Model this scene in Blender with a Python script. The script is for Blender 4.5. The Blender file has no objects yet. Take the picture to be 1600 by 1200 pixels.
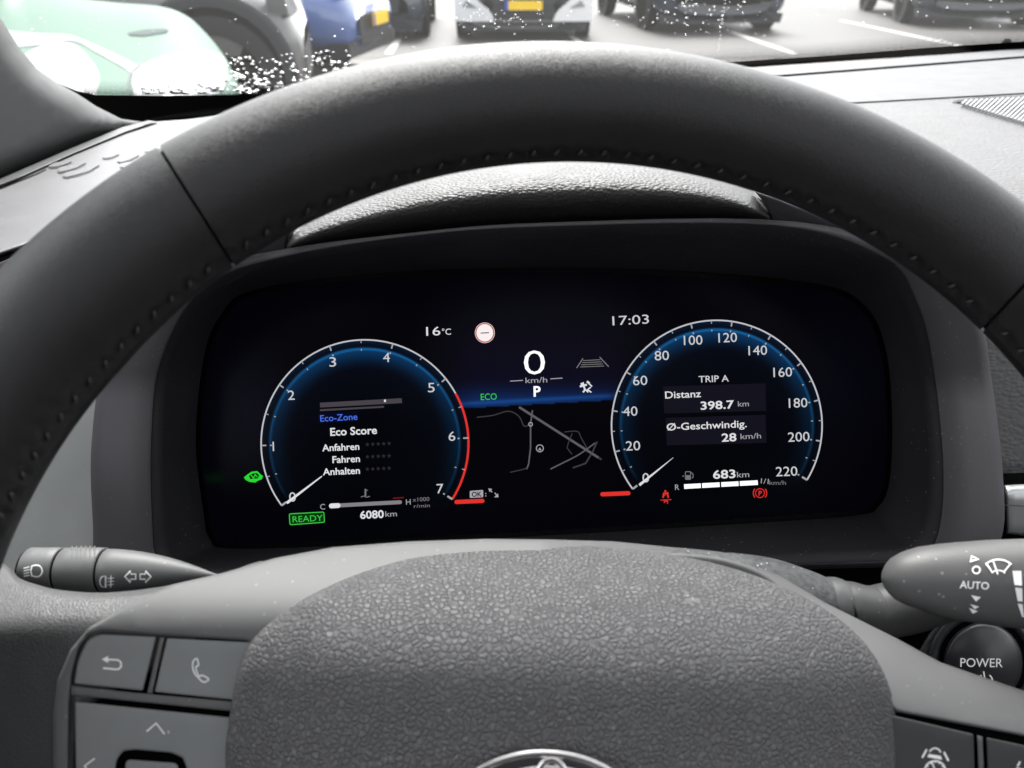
import bpy, math, random
import numpy as np
from mathutils import Vector, Matrix, geometry
from math import radians, sin, cos, pi, tan, sqrt, atan2, exp
random.seed(7)
S = bpy.context.scene
COL = S.collection

# ------------------------------------------------------------------ camera
FPX = 1250.0
cam = bpy.data.cameras.new('camera')
cam.sensor_width = 36; cam.lens = 36*FPX/1600
cam.clip_start = 0.01; cam.clip_end = 600
cam.dof.use_dof = True; cam.dof.focus_distance = 0.37; cam.dof.aperture_fstop = 15
CAM = bpy.data.objects.new('camera', cam); COL.objects.link(CAM)
CLOC = Vector((0, 0, 1.25)); PITCH = radians(-29)
CAM.location = CLOC; CAM.rotation_euler = (pi/2+PITCH, 0, 0)
S.camera = CAM
RM = CAM.rotation_euler.to_matrix()

# ------------------------------------------------------------------ light
EXPO = 2.55
w = bpy.data.worlds.new('World'); S.world = w; w.use_nodes = True
nt = w.node_tree; nt.nodes.clear()
sky = nt.nodes.new('ShaderNodeTexSky'); sky.sky_type = 'NISHITA'; sky.sun_disc = False
SUN_EL, SUN_AZ = radians(52), radians(-4)
sky.sun_elevation = SUN_EL; sky.sun_rotation = SUN_AZ
sky.air_density = 1.0; sky.dust_density = 3.0; sky.ozone_density = 1.0
hs = nt.nodes.new('ShaderNodeHueSaturation'); hs.inputs['Saturation'].default_value = 0.10
bg = nt.nodes.new('ShaderNodeBackground'); bg.inputs['Strength'].default_value = 0.13
wo = nt.nodes.new('ShaderNodeOutputWorld')
nt.links.new(sky.outputs[0], hs.inputs['Color']); nt.links.new(hs.outputs[0], bg.inputs[0]); nt.links.new(bg.outputs[0], wo.inputs[0])
sl = bpy.data.lights.new('sun', 'SUN'); sl.energy = 1.0; sl.angle = radians(20); sl.color = (1, .97, .93)
so = bpy.data.objects.new('sun', sl); COL.objects.link(so)
so.rotation_euler = Vector((-sin(SUN_AZ)*cos(SUN_EL)*-1, cos(SUN_AZ)*cos(SUN_EL), sin(SUN_EL))).to_track_quat('Z', 'Y').to_euler()
S.view_settings.view_transform = 'Standard'; S.view_settings.look = 'None'
S.view_settings.exposure = EXPO; S.view_settings.gamma = 1
S.render.engine = 'CYCLES'
S.cycles.use_denoising = True
S.cycles.max_bounces = 7; S.cycles.diffuse_bounces = 4; S.cycles.transparent_max_bounces = 16; S.cycles.transmission_bounces = 6
S.cycles.caustics_reflective = False; S.cycles.caustics_refractive = False
S.cycles.sample_clamp_indirect = 6

# ------------------------------------------------------------------ coordinates: a pixel of the 1600x1200 photo at depth d (m along the lens axis)
def P(px, py, d):
    return CLOC + RM @ Vector(((px-800)/FPX*d, (600-py)/FPX*d, -d))
DZ = lambda py: sin(PITCH) + (600-py)/FPX*cos(PITCH)      # world z per unit of depth
DY = lambda py: cos(PITCH) - (600-py)/FPX*sin(PITCH)
def Dplane(px, py, h=0.0):        # top of the dashboard
    q = -DZ(py) + .03*(px-800)/FPX
    return (0.13-h)/max(q, .06)
def smax(a, b, k): 
    h = max(k-abs(a-b), 0)/k
    return max(a, b) + h*h*k*.25
def Ddash(px, py): return smax(min(Dplane(px, py), 1.5), .405, .06)
def Gz(px, py, z=0.0):            # world point on a horizontal plane
    d = (z-CLOC.z)/DZ(py); return P(px, py, d)

# ------------------------------------------------------------------ materials
MATS = {}
def srgb(*c): return tuple(((x/255)/12.92 if x/255 <= .04045 else ((x/255+.055)/1.055)**2.4) for x in c)
def mat(name, col, rough=.5, spec=.5, metal=0, bump=None, coat=0, mottle=0, dust=0, mscale=60):
    m = bpy.data.materials.new(name); m.use_nodes = True; n = m.node_tree; b = n.nodes['Principled BSDF']
    b.inputs['Roughness'].default_value = rough; b.inputs['Metallic'].default_value = metal
    b.inputs['Specular IOR Level'].default_value = spec; b.inputs['Coat Weight'].default_value = coat
    tc = n.nodes.new('ShaderNodeTexCoord'); co = tc.outputs['Object']
    base = n.nodes.new('ShaderNodeRGB'); base.outputs[0].default_value = (*col, 1); out = base.outputs[0]
    if mottle:
        no = n.nodes.new('ShaderNodeTexNoise'); no.inputs['Scale'].default_value = mscale; no.inputs['Detail'].default_value = 6
        n.links.new(co, no.inputs['Vector'])
        mr = n.nodes.new('ShaderNodeMapRange'); mr.inputs['From Min'].default_value = .3; mr.inputs['From Max'].default_value = .7
        mr.inputs['To Min'].default_value = 1-mottle; mr.inputs['To Max'].default_value = 1+mottle
        n.links.new(no.outputs['Fac'], mr.inputs['Value'])
        mx = n.nodes.new('ShaderNodeVectorMath'); mx.operation = 'SCALE'
        n.links.new(out, mx.inputs[0]); n.links.new(mr.outputs[0], mx.inputs['Scale']); out = mx.outputs[0]
        mr2 = n.nodes.new('ShaderNodeMapRange'); mr2.inputs['To Min'].default_value = rough*.85; mr2.inputs['To Max'].default_value = min(1, rough*1.15)
        n.links.new(no.outputs['Fac'], mr2.inputs['Value']); n.links.new(mr2.outputs[0], b.inputs['Roughness'])
    if dust:
        vo = n.nodes.new('ShaderNodeTexVoronoi'); vo.inputs['Scale'].default_value = 260
        no = n.nodes.new('ShaderNodeTexNoise'); no.inputs['Scale'].default_value = 22
        n.links.new(co, vo.inputs['Vector']); n.links.new(co, no.inputs['Vector'])
        ad = n.nodes.new('ShaderNodeMath'); ad.operation = 'MULTIPLY_ADD'; ad.inputs[1].default_value = -.22; ad.inputs[2].default_value = .20
        n.links.new(no.outputs['Fac'], ad.inputs[0])
        lt = n.nodes.new('ShaderNodeMath'); lt.operation = 'LESS_THAN'
        n.links.new(vo.outputs['Distance'], lt.inputs[0]); n.links.new(ad.outputs[0], lt.inputs[1])
        ml = n.nodes.new('ShaderNodeMath'); ml.operation = 'MULTIPLY'; ml.inputs[1].default_value = dust; n.links.new(lt.outputs[0], ml.inputs[0])
        mx = n.nodes.new('ShaderNodeMix'); mx.data_type = 'RGBA'; mx.inputs['B'].default_value = (.5, .5, .48, 1)
        n.links.new(ml.outputs[0], mx.inputs['Factor']); n.links.new(out, mx.inputs['A']); out = mx.outputs['Result']
    n.links.new(out, b.inputs['Base Color'])
    if bump:
        kind, sc, dist = bump
        mp = n.nodes.new('ShaderNodeMapping'); n.links.new(co, mp.inputs[0])
        dn = n.nodes.new('ShaderNodeTexNoise'); dn.inputs['Scale'].default_value = sc*.35; dn.inputs['Detail'].default_value = 3
        n.links.new(mp.outputs[0], dn.inputs['Vector'])
        av = n.nodes.new('ShaderNodeVectorMath'); av.operation = 'MULTIPLY_ADD'; av.inputs[1].default_value = ((.45 if sc < 650 else 1.1)/sc,)*3
        n.links.new(dn.outputs['Color'], av.inputs[0]); n.links.new(mp.outputs[0], av.inputs[2])
        vo = n.nodes.new('ShaderNodeTexVoronoi'); vo.inputs['Scale'].default_value = sc
        if kind == 'pebble':
            vo.feature = 'SMOOTH_F1'; vo.inputs['Smoothness'].default_value = .18
        elif kind == 'crease':
            vo.feature = 'DISTANCE_TO_EDGE'
        elif kind == 'stretch':
            vo.feature = 'SMOOTH_F1'; vo.inputs['Smoothness'].default_value = .3; mp.inputs['Scale'].default_value = (.72, 1, 1.1)
        n.links.new(av.outputs[0], vo.inputs['Vector'])
        h = vo.outputs['Distance']
        if kind == 'crease':
            mm = n.nodes.new('ShaderNodeMapRange'); mm.inputs['From Max'].default_value = .22; n.links.new(h, mm.inputs['Value']); h = mm.outputs[0]
        if kind == 'fine':
            fn = n.nodes.new('ShaderNodeTexNoise'); fn.inputs['Scale'].default_value = sc; fn.inputs['Detail'].default_value = 4; fn.inputs['Roughness'].default_value = .7
            n.links.new(mp.outputs[0], fn.inputs['Vector']); h = fn.outputs['Fac']
        bp = n.nodes.new('ShaderNodeBump'); bp.inputs['Distance'].default_value = dist; bp.inputs['Strength'].default_value = 1
        bp.invert = kind in ('pebble', 'stretch')
        n.links.new(h, bp.inputs['Height']); n.links.new(bp.outputs[0], b.inputs['Normal'])
    MATS[name] = m; return m
def emat(name, rgb255, k=1.0):     # a lit screen mark: the colour it shows in the picture
    if name in MATS: return MATS[name]
    m = bpy.data.materials.new(name); m.use_nodes = True; n = m.node_tree; b = n.nodes['Principled BSDF']
    b.inputs['Base Color'].default_value = (.001, .001, .0012, 1); b.inputs['Roughness'].default_value = .3; b.inputs['Specular IOR Level'].default_value = .04
    b.inputs['Emission Color'].default_value = (*srgb(*rgb255), 1); b.inputs['Emission Strength'].default_value = k/2**EXPO
    MATS[name] = m; return m

M_RIM   = mat('rim_leather', (.0072, .0068, .0076), .46, .55, bump=('crease', 1500, .00005), mottle=.10)
M_RIMC  = mat('seam_dark', (.006, .006, .006), .8, .1)
M_SPOKEL= mat('spoke_leather', (.062, .062, .063), .45, .5, bump=('crease', 1050, .00007), mottle=.08)
M_HUB   = mat('hub_vinyl', (.118, .117, .120), .58, .35, bump=('crease', 610, .00055), mottle=.06, dust=.3)
M_TRIM  = mat('trim_plastic', (.108, .108, .109), .55, .4, bump=('fine', 3000, .00005), mottle=.05, dust=.2)
M_BTN   = mat('button_plastic', (.195, .203, .206), .5, .4, bump=('fine', 3500, .00003), mottle=.05)
M_BTND  = mat('button_dark_plastic', (.045, .045, .048), .4, .4)
M_GAP   = mat('gap_black', (.003, .003, .003), .9, .05)
M_SHROUD= mat('cluster_frame_plastic', (.062, .059, .066), .6, .35, bump=('fine', 1500, .0001), mottle=.05, dust=.12)
M_FUNNEL= mat('funnel_plastic', (.022, .021, .025), .65, .3, bump=('fine', 1500, .0001), mottle=.06, dust=.22)
M_PAD   = mat('pad_vinyl', (.034, .033, .033), .5, .4, bump=('stretch', 900, .00045), mottle=.06)
M_DASH  = mat('dash_vinyl', (.060, .059, .061), .55, .5, bump=('stretch', 480, .00035), mottle=.04)
M_DASHS = mat('dash_smooth_plastic', (.046, .0465, .049), .5, .5, bump=('fine', 2500, .00004), mottle=.03)
M_PILLAR= mat('pillar_trim_plastic', (.026, .0265, .027), .55, .35, bump=('fine', 1800, .00005), mottle=.05)
M_BROWN = mat('dark_brown_trim', (.05, .043, .042), .45, .5)
M_BLACK = mat('black_enamel', (.003, .003, .003), .5, .2)
M_LED   = mat('white_print', (.95, .95, .95), .6, .2)
M_CHROME= mat('satin_chrome', (.72, .70, .69), .22, .5, 1)
M_SILVER= mat('silver_trim', (.55, .56, .56), .35, .5, .6)
M_STALK = mat('stalk_plastic', (.108, .109, .109), .5, .4, bump=('fine', 2200, .00006), mottle=.05, dust=.25)
M_CONE  = mat('dusty_boot_plastic', (.095, .098, .10), .7, .3, bump=('fine', 1100, .0004), mottle=.35, dust=1, mscale=500)
M_WSTALK= mat('wiper_stalk_plastic', (.088, .088, .088), .5, .4, bump=('fine', 2200, .00005), mottle=.05, dust=.3)
M_POWER = mat('power_plastic', (.03, .03, .033), .35, .5)
M_STITCH= mat('stitch_thread', (.032, .030, .032), .5, .4)
M_CABIN = mat('cabin_dark', (.035, .035, .037), .85, .2)
M_LINING= mat('roof_lining', (.04, .04, .04), .9, .1)

# ------------------------------------------------------------------ object helpers
ORG = {}
def tag(o, label=None, cat=None, group=None, kind=None):
    if label: o['label'] = label
    if cat: o['category'] = cat
    if group: o['group'] = group
    if kind: o['kind'] = kind
    return o
def thing(name, loc, label, cat, group=None, rz=0):
    o = bpy.data.objects.new(name, None); COL.objects.link(o); o.location = loc; o.rotation_euler = (0, 0, rz)
    o.empty_display_size = .05; ORG[o] = Vector(loc); return tag(o, label, cat, group)
def build(name, verts, faces, m, parent=None, smooth=True, colors=None):
    """verts in world coordinates (or in the frame of a parent whose ORG is None); origin at their middle"""
    vs = [Vector(v) for v in verts]
    lo = Vector(map(min, zip(*vs))); hi = Vector(map(max, zip(*vs))); c = (lo+hi)/2
    me = bpy.data.meshes.new(name); me.from_pydata([v-c for v in vs], [], faces)
    if colors is not None:
        a = me.color_attributes.new('screen', 'FLOAT_COLOR', 'POINT'); a.data.foreach_set('color', np.array(colors, dtype=np.float32).ravel())
    me.materials.append(m)
    if smooth: me.polygons.foreach_set('use_smooth', [True]*len(me.polygons))
    o = bpy.data.objects.new(name, me); COL.objects.link(o)
    if parent is not None:
        o.parent = parent
        o.location = c - (ORG[parent] if ORG[parent] is not None else Vector())
        ORG[o] = c if ORG[parent] is not None else (c)
        if ORG[parent] is None: ORG[o] = c
    else:
        o.location = c; ORG[o] = c
    return o
def catmull(pts, n, closed=True):
    pts = [Vector(p) for p in pts]; N = len(pts); out = []
    segs = N if closed else N-1
    for i in range(segs):
        if closed: a, b, c, d = pts[(i-1) % N], pts[i], pts[(i+1) % N], pts[(i+2) % N]
        else: a, b, c, d = pts[max(i-1, 0)], pts[i], pts[i+1], pts[min(i+2, N-1)]
        for k in range(n):
            t = k/n
            out.append(.5*((2*b)+(c-a)*t+(2*a-5*b+4*c-d)*t*t+(3*b-a-3*c+d)*t**3))
    if not closed: out.append(pts[-1])
    return out
def roundpoly(pts, r, seg=5):
    pts = [Vector(p).to_2d() if len(p) > 2 else Vector(p) for p in pts]; out = []; N = len(pts)
    rr = r if isinstance(r, (list, tuple)) else [r]*N
    for i in range(N):
        p, a, b = pts[i], pts[i-1], pts[(i+1) % N]; u, v = (a-p), (b-p); q = min(rr[i], u.length*.48, v.length*.48)
        if q < .3: out.append(p); continue
        s, e = p+u.normalized()*q, p+v.normalized()*q
        for k in range(seg+1):
            t = k/seg; out.append((1-t)**2*s+2*t*(1-t)*p+t*t*e)
    return out
def densify(pts, step):
    out = []; N = len(pts)
    for i in range(N):
        a, b = Vector(pts[i]), Vector(pts[(i+1) % N]); k = max(1, int((b-a).length/step+.5))
        for j in range(k): out.append(a+(b-a)*j/k)
    return out
def area(pts): return .5*sum(pts[i-1][0]*pts[i][1]-pts[i][0]*pts[i-1][1] for i in range(len(pts)))
def sdf(P_, poly):
    A = np.array([(p[0], p[1]) for p in poly]); B = np.roll(A, -1, 0); Q = np.asarray(P_, float)
    best = np.full(len(Q), 1e9); inside = np.zeros(len(Q), bool)
    for a, b in zip(A, B):
        ab = b-a; t = np.clip(((Q-a)@ab)/max(ab@ab, 1e-9), 0, 1)
        best = np.minimum(best, np.hypot(*(Q-a-t[:, None]*ab).T))
        c = ((a[1] > Q[:, 1]) != (b[1] > Q[:, 1]))
        if abs(b[1]-a[1]) > 1e-9: inside ^= c & (Q[:, 0] < (b[0]-a[0])*(Q[:, 1]-a[1])/(b[1]-a[1])+a[0])
    return np.where(inside, best, -best)
def slab(name, outline, depth, m, parent, bev=4, bm=.001, thick=.004, g=20, back=True, edge_step=None, smooth=True):
    """solid plate: outline in photo pixels, front at depth(px,py), rounded edge bev px wide / bm m deep, thick m"""
    df = depth if callable(depth) else (lambda x, y: depth)
    es = edge_step or max(3, g*.5)
    bd = densify([(p[0], p[1]) for p in outline], es)
    if area(bd) < 0: bd = bd[::-1]
    N = len(bd); pts = [tuple(p) for p in bd]; S0 = [0.0]*N
    nrm = []
    for i in range(N):
        t = (Vector(bd[(i+1) % N])-Vector(bd[i-1])); t = t.normalized() if t.length > 0 else Vector((1, 0)); nrm.append(Vector((-t.y, t.x)))
    for f in ((.12, .35, .65, 1.0) if bev > 0 else ()):
        c = [(bd[i][0]+nrm[i].x*bev*f, bd[i][1]+nrm[i].y*bev*f) for i in range(N)]
        s = sdf(c, bd); 
        for p, q in zip(c, s):
            if q > bev*f*.9: pts.append(p); S0.append(q)
    xs = [p[0] for p in bd]; ys = [p[1] for p in bd]
    gx, gy = np.meshgrid(np.arange(min(xs)+g/2, max(xs), g), np.arange(min(ys)+g/2, max(ys), g))
    Q = np.stack([gx.ravel(), gy.ravel()], 1)
    if len(Q):
        s = sdf(Q, bd)
        for p, q in zip(Q, s):
            if q > bev+g*.35: pts.append((float(p[0]), float(p[1]))); S0.append(q)
    r = geometry.delaunay_2d_cdt([Vector(p) for p in pts], [(i, (i+1) % N) for i in range(N)], [], 1, 1e-5)
    V2, F2, orig = r[0], r[2], r[3]
    sv = sdf([tuple(v) for v in V2], bd); V = []
    for v, q in zip(V2, sv):
        q = max(q, 0); off = bm*(1-sqrt(max(0, 1-(1-min(q/bev, 1))**2))) if bev > 0 else 0
        V.append(P(v[0], v[1], df(v[0], v[1])+off))
    F = [tuple(reversed(f)) if area([V2[i] for i in f]) > 0 else tuple(f) for f in F2]
    # side walls
    k = len(V); e0 = bm if bev > 0 else 0
    for p in bd: V.append(P(p[0], p[1], df(p[0], p[1])+e0))
    k2 = len(V)
    for p in bd: V.append(P(p[0], p[1], df(p[0], p[1])+e0+thick))
    for i in range(N):
        j = (i+1) % N; F.append((k+i, k+j, k2+j, k2+i))
    if back: F.append(tuple(k2+i for i in range(N)))
    o = build(name, V, F, m, parent, smooth)
    return o
def stroke(name, pts, wpx, depth, m, parent, closed=False, lift=0.0002, taper=None):
    """flat printed line of width wpx"""
    df = depth if callable(depth) else (lambda x, y: depth)
    pts = [Vector((p[0], p[1])) for p in pts]; N = len(pts); V = []; F = []
    for i, p in enumerate(pts):
        if closed: a, b = pts[i-1], pts[(i+1) % N]
        else: a, b = pts[max(i-1, 0)], pts[min(i+1, N-1)]
        t = (b-a).normalized() if (b-a).length > 0 else Vector((1, 0)); n = Vector((-t.y, t.x))
        u, v = (p-a), (b-p); k = 1
        if 0 < i < N-1 or closed:
            if u.length > 0 and v.length > 0: k = min(1/max(.45, sqrt(max(0, (1+u.normalized().dot(v.normalized()))/2))), 1.8)
        ww = wpx*(taper(i/(N-1)) if taper else 1)*.5*k
        for q in (p-n*ww, p+n*ww): V.append(P(q.x, q.y, df(q.x, q.y)-lift))
    for i in range(N if closed else N-1):
        j = (i+1) % N; F.append((2*i, 2*j, 2*j+1, 2*i+1))
    return (V, F) if name is None else build(name, V, F, m, parent, False)
def fillp(name, pts, depth, m, parent, lift=.0002):
    df = depth if callable(depth) else (lambda x, y: depth)
    V = [P(p[0], p[1], df(p[0], p[1])-lift) for p in pts]
    return (V, [tuple(range(len(V)))]) if name is None else build(name, V, [tuple(range(len(V)))], m, parent, False)
def pill(p0, p1, w_, d, lift=.00022):
    a, b = Vector(p0), Vector(p1); t = (b-a).normalized(); n = Vector((-t.y, t.x)); r = w_/2; a = a+t*r; b = b-t*r
    pts = [b+t*r*cos(k)+n*r*sin(k) for k in [(-.5+i/8)*pi for i in range(9)]]+[a-t*r*cos(k)-n*r*sin(k) for k in [(-.5+i/8)*pi for i in range(9)]]
    return fillp(None, pts, d, None, None, lift=lift)
def multi(name, pieces, m, parent):
    V = []; F = []
    for v, f in pieces:
        k = len(V); V += v; F += [tuple(i+k for i in q) for q in f]
    return build(name, V, F, m, parent, False)
def arc(cx, cy, rx, ry, a0, a1, n=24):
    return [(cx+rx*sin(radians(a0+(a1-a0)*i/n)), cy-ry*cos(radians(a0+(a1-a0)*i/n))) for i in range(n+1)]
def text(name, s, px, py, cap, depth, m, parent, slope=0.0, align='CENTER', sx=1.0, bold=0.0, lift=.0002, shear=0, rot=None, W=None):
    """cap: height of a capital in pixels; (px,py): middle (or left/right middle) of the text"""
    cu = bpy.data.curves.new(name, 'FONT'); cu.body = s; cu.size = 1; cu.align_x = align; cu.offset = bold; cu.resolution_u = 3; cu.shear = shear
    tmp = bpy.data.objects.new('tmp', cu); COL.objects.link(tmp)
    dg = bpy.context.evaluated_depsgraph_get(); me = bpy.data.meshes.new_from_object(tmp.evaluated_get(dg))
    V2 = [v.co.copy() for v in me.vertices]; F = [tuple(p.vertices) for p in me.polygons]
    bpy.data.objects.remove(tmp); bpy.data.meshes.remove(me); bpy.data.curves.remove(cu)
    df = depth if callable(depth) else (lambda x, y: depth)
    k = cap/.73; V = []
    if W: sx = W/((max(v.x for v in V2)-min(v.x for v in V2))*k)
    a = radians(slope)
    for v in V2:
        x, y = v.x*k*sx, -(v.y-.365)*k
        X, Y = px+x*cos(a)-y*sin(a)*-1*-1, py+y*cos(a)+x*sin(a)*1
        X = px+x*cos(a)-y*sin(a); Y = py+x*sin(a)+y*cos(a)
        V.append(P(X, Y, df(X, Y)-lift))
    return build(name, V, F, m, parent, False)
def tube3(name, pts, radii, m, parent, sides=32, dome=True, oval=1.0, up=Vector((0, 0, 1))):
    pts = [Vector(p) for p in pts]; V = []; F = []; N = len(pts)
    t0 = (pts[1]-pts[0]).normalized(); n = (up-t0*up.dot(t0)).normalized()
    for i in range(N):
        t = (pts[min(i+1, N-1)]-pts[max(i-1, 0)]).normalized(); n = (n-t*n.dot(t)).normalized(); b = t.cross(n)
        for k in range(sides):
            a = 2*pi*k/sides; V.append(pts[i]+n*cos(a)*radii[i]+b*sin(a)*radii[i]*oval)
    for i in range(N-1):
        for k in range(sides):
            l = (k+1) % sides; F.append((i*sides+k, i*sides+l, (i+1)*sides+l, (i+1)*sides+k))
    if dome:
        F.append(tuple(range(sides))[::-1]); F.append(tuple((N-1)*sides+k for k in range(sides)))
    return build(name, V, F, m, parent)
def tube(name, path, m, parent, sides=40, n=6, closed_ends=True):
    """path of (px,py,d,radius px), smoothed"""
    c = catmull([Vector((p[0], p[1], p[2]*1000)) for p in path], n, False)
    rr = [x.x for x in catmull([Vector((p[3], 0, 0)) for p in path], n, False)]
    pts = [P(p.x, p.y, p.z/1000) for p in c]; rad = [max(r, .3)*p.z/1000/FPX for r, p in zip(rr, c)]
    return tube3(name, pts, rad, m, parent, sides, closed_ends)
def box(name, c, s, m, parent, rz=0, bev=.0):
    c = Vector(c); h = Vector(s)/2; V = []
    for z in (-1, 1):
        for (x, y) in ((-1, -1), (1, -1), (1, 1), (-1, 1)): V.append(c+Matrix.Rotation(rz, 3, 'Z')@Vector((x*h.x, y*h.y, z*h.z)))
    F = [(3, 2, 1, 0), (4, 5, 6, 7), (0, 1, 5, 4), (1, 2, 6, 5), (2, 3, 7, 6), (3, 0, 4, 7)]
    o = build(name, V, F, m, parent, False)
    if bev:
        b = o.modifiers.new('bevel', 'BEVEL'); b.width = bev; b.segments = 2
    return o

# ================================================================== STEERING WHEEL
WH = thing('steering_wheel', P(860, 1240, .25), 'black leather steering wheel with grey hub filling the foreground', 'steering wheel')
def rimgeo(phi):      # centre pixel, half thickness px, depth
    s, c = sin(phi), cos(phi)
    o = (862+1177*s, 1250-1177*c); i = (888+938*s, 1187-938*c)
    if c < 0: i = (888+938*s, 1187-938*c-200*c*c)
    cx, cy = (o[0]+i[0])/2, (o[1]+i[1])/2; h = .5*sqrt((o[0]-i[0])**2+(o[1]-i[1])**2)
    d = 1/(1/.222 - (cx-860)*.00018 )
    d = 1/(1/.222 + (860-cx)*.00035)
    return cx, cy, min(h, 112), d
SEAM_ANG = radians(75)   # where the stitched seam runs on the tube, measured from the face towards the inner side
def rim_section(name, a0, a1, seed):
    n = max(8, int(abs(a1-a0)*180/pi*2.2)); sides = 56; V = []; F = []
    C = []
    for i in range(n+1):
        ph = radians(a0+(a1-a0)*i/n); C.append((ph, *rimgeo(ph)))
    for i in range(n+1):
        ph, cx, cy, h, d = C[i]
        p = P(cx, cy, d); inw = (P(cx-sin(ph)*10, cy+cos(ph)*10, d)-p).normalized(); tow = (CLOC-p); tow = (tow-inw*tow.dot(inw)).normalized()
        r = h*d/FPX
        e = min(i, n-i); r0 = r*(1-.045*max(0, 1-e/2)**1.5)
        st = .5+.5*cos(math.degrees(ph)/2.15*2*pi)
        for k in range(sides):
            a = 2*pi*k/sides                     # 0 = towards the driver, 90 = inner side
            da = (a-SEAM_ANG)
            q = r0*(1-.075*exp(-(da/.05)**2)-.034*st*exp(-(da/.16)**2)+.012*(1-st)*exp(-(da/.2)**2))
            V.append(p+tow*cos(a)*q*1.0+inw*sin(a)*q)
    for i in range(n):
        for k in range(sides):
            l = (k+1) % sides; F.append((i*sides+k, (i+1)*sides+k, (i+1)*sides+l, i*sides+l))
    F.append(tuple(range(sides))); F.append(tuple(n*sides+k for k in range(sides))[::-1])
    o = build(name, V, F, M_RIM, WH); return o
L_SEAM, R_SEAM = -32.4, 43.2
rs = rim_section('rim_cover', L_SEAM+.13, R_SEAM-.15, 0); tag(rs, 'smooth leather top arc of the rim between two seams')
rl = rim_section('rim_cover', L_SEAM-.22-98, L_SEAM-.13, 1); tag(rl, 'grained leather left grip of the rim')
rr_ = rim_section('rim_cover', R_SEAM+.15, R_SEAM+.25+95, 2); tag(rr_, 'leather right grip of the rim')
rb_ = rim_section('rim_cover', R_SEAM+.25+95.4, 360+L_SEAM-.22-98.4, 3)
# dark core seen in the seams
V = []; F = []; sides = 40; n = 120
for i in range(n):
    ph = 2*pi*i/n; cx, cy, h, d = rimgeo(ph); p = P(cx, cy, d); inw = (P(cx-sin(ph)*10, cy+cos(ph)*10, d)-p).normalized(); tow = (CLOC-p); tow = (tow-inw*tow.dot(inw)).normalized(); r = h*d/FPX*.93
    for k in range(sides): a = 2*pi*k/sides; V.append(p+tow*cos(a)*r+inw*sin(a)*r)
for i in range(n):
    j = (i+1) % n
    for k in range(sides): l = (k+1) % sides; F.append((i*sides+k, j*sides+k, j*sides+l, i*sides+l))
build('rim_core', V, F, M_RIMC, WH)
# stitches: short slanted threads over the seam, one mesh shared
sm = bpy.data.meshes.new('stitch'); V = []; F = []
for i in range(7):
    t = i/6*2-1; L = .0014
    for k in range(6):
        a = 2*pi*k/6; rr = .0006*sqrt(max(.05, 1-t*t*.9)); V.append((t*L, cos(a)*rr, sin(a)*rr + .00045*(1-t*t)-.0002))
for i in range(6):
    for k in range(6): l = (k+1) % 6; F.append((i*6+k, i*6+l, (i+1)*6+l, (i+1)*6+k))
sm.from_pydata(V, [], F); sm.materials.append(M_STITCH); sm.polygons.foreach_set('use_smooth', [True]*len(F))
deg = -82.0
while deg < 60:
    if abs(deg-L_SEAM) > 1 and abs(deg-R_SEAM) > 1:
        ph = radians(deg); cx, cy, h, d = rimgeo(ph); p = P(cx, cy, d)
        inw = (P(cx-sin(ph)*10, cy+cos(ph)*10, d)-p).normalized(); tow = (CLOC-p); tow = (tow-inw*tow.dot(inw)).normalized(); r = h*d/FPX*.972
        nn = tow*cos(SEAM_ANG)+inw*sin(SEAM_ANG); pos = p+nn*r
        tang = inw.cross(tow).normalized(); side = nn.cross(tang)
        dirx = (tang*.55+side*.85).normalized() if deg < 90 else tang
        yy = nn.cross(dirx).normalized()
        o = bpy.data.objects.new('stitch', sm); COL.objects.link(o); o.parent = WH
        Mx = Matrix((dirx, yy, nn)).transposed().to_4x4(); Mx.translation = pos-ORG[WH]
        o.matrix_local = Mx; o.scale = (1, 1, 1)
    deg += 2.15

# hub and spokes --------------------------------------------------
def sp(x): return max(0, x)
def d_cover(x, y):
    t = sp(1100-y+.03*(x-850))/240; d = .206+.044*t**2.3
    l = (492-x)/140; d += .011*(sqrt(l*l+.0012)+l)/2
    r = sp(x-1180)/200; d += .012*r*r
    return d + .0035*sp(1200-y)/200*0 + 1e-5*abs(x-850)
def d_trim(x, y):
    base = .226
    if x < 700: edge = 905+ (600-x)*.09
    top = 985 if x < 850 else 985+ (x-850)*.26
    t = sp(top-y)/110
    return base+.020*t**1.6
cover = catmull([(357,1130),(372,1050),(392,1002),(430,965),(500,922),(600,882),(700,860),(830,851),(960,856),(1090,874),(1200,907),(1290,952),(1350,1003),(1385,1060),(1400,1120),(1408,1200),(1405,1400),(1300,1520),(850,1580),(450,1520),(365,1400),(352,1200)], 6)
slab('hub_cover', cover, d_cover, M_HUB, WH, bev=16, bm=.0045, thick=.02, g=14)
trimL = [(100,1500),(88,1300),(84,1200),(83,1120),(90,1062),(110,1015),(140,980),(200,945),(270,913),(345,896),(430,872),(520,855),(640,846),(760,842),(860,843),(860,900),(700,900),(470,960),(395,1010),(385,1001),(250,993),(160,986),(139,992),(124,1010),(113,1050),(108,1100),(107,1200),(112,1500)]
trimR = [(860,843),(960,846),(1060,856),(1150,873),(1220,900),(1290,942),(1400,997),(1470,1035),(1540,1059),(1620,1086),(1760,1140),(1760,1186),(1600,1150),(1400,1112),(1370,1080),(1330,1010),(1200,930),(1000,880),(860,890)]
slab('spoke_trim', trimL[:15]+trimR[:-1]+trimL[16:], d_trim, M_TRIM, WH, bev=6, bm=.0014, thick=.012, g=16, edge_step=7)
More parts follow.
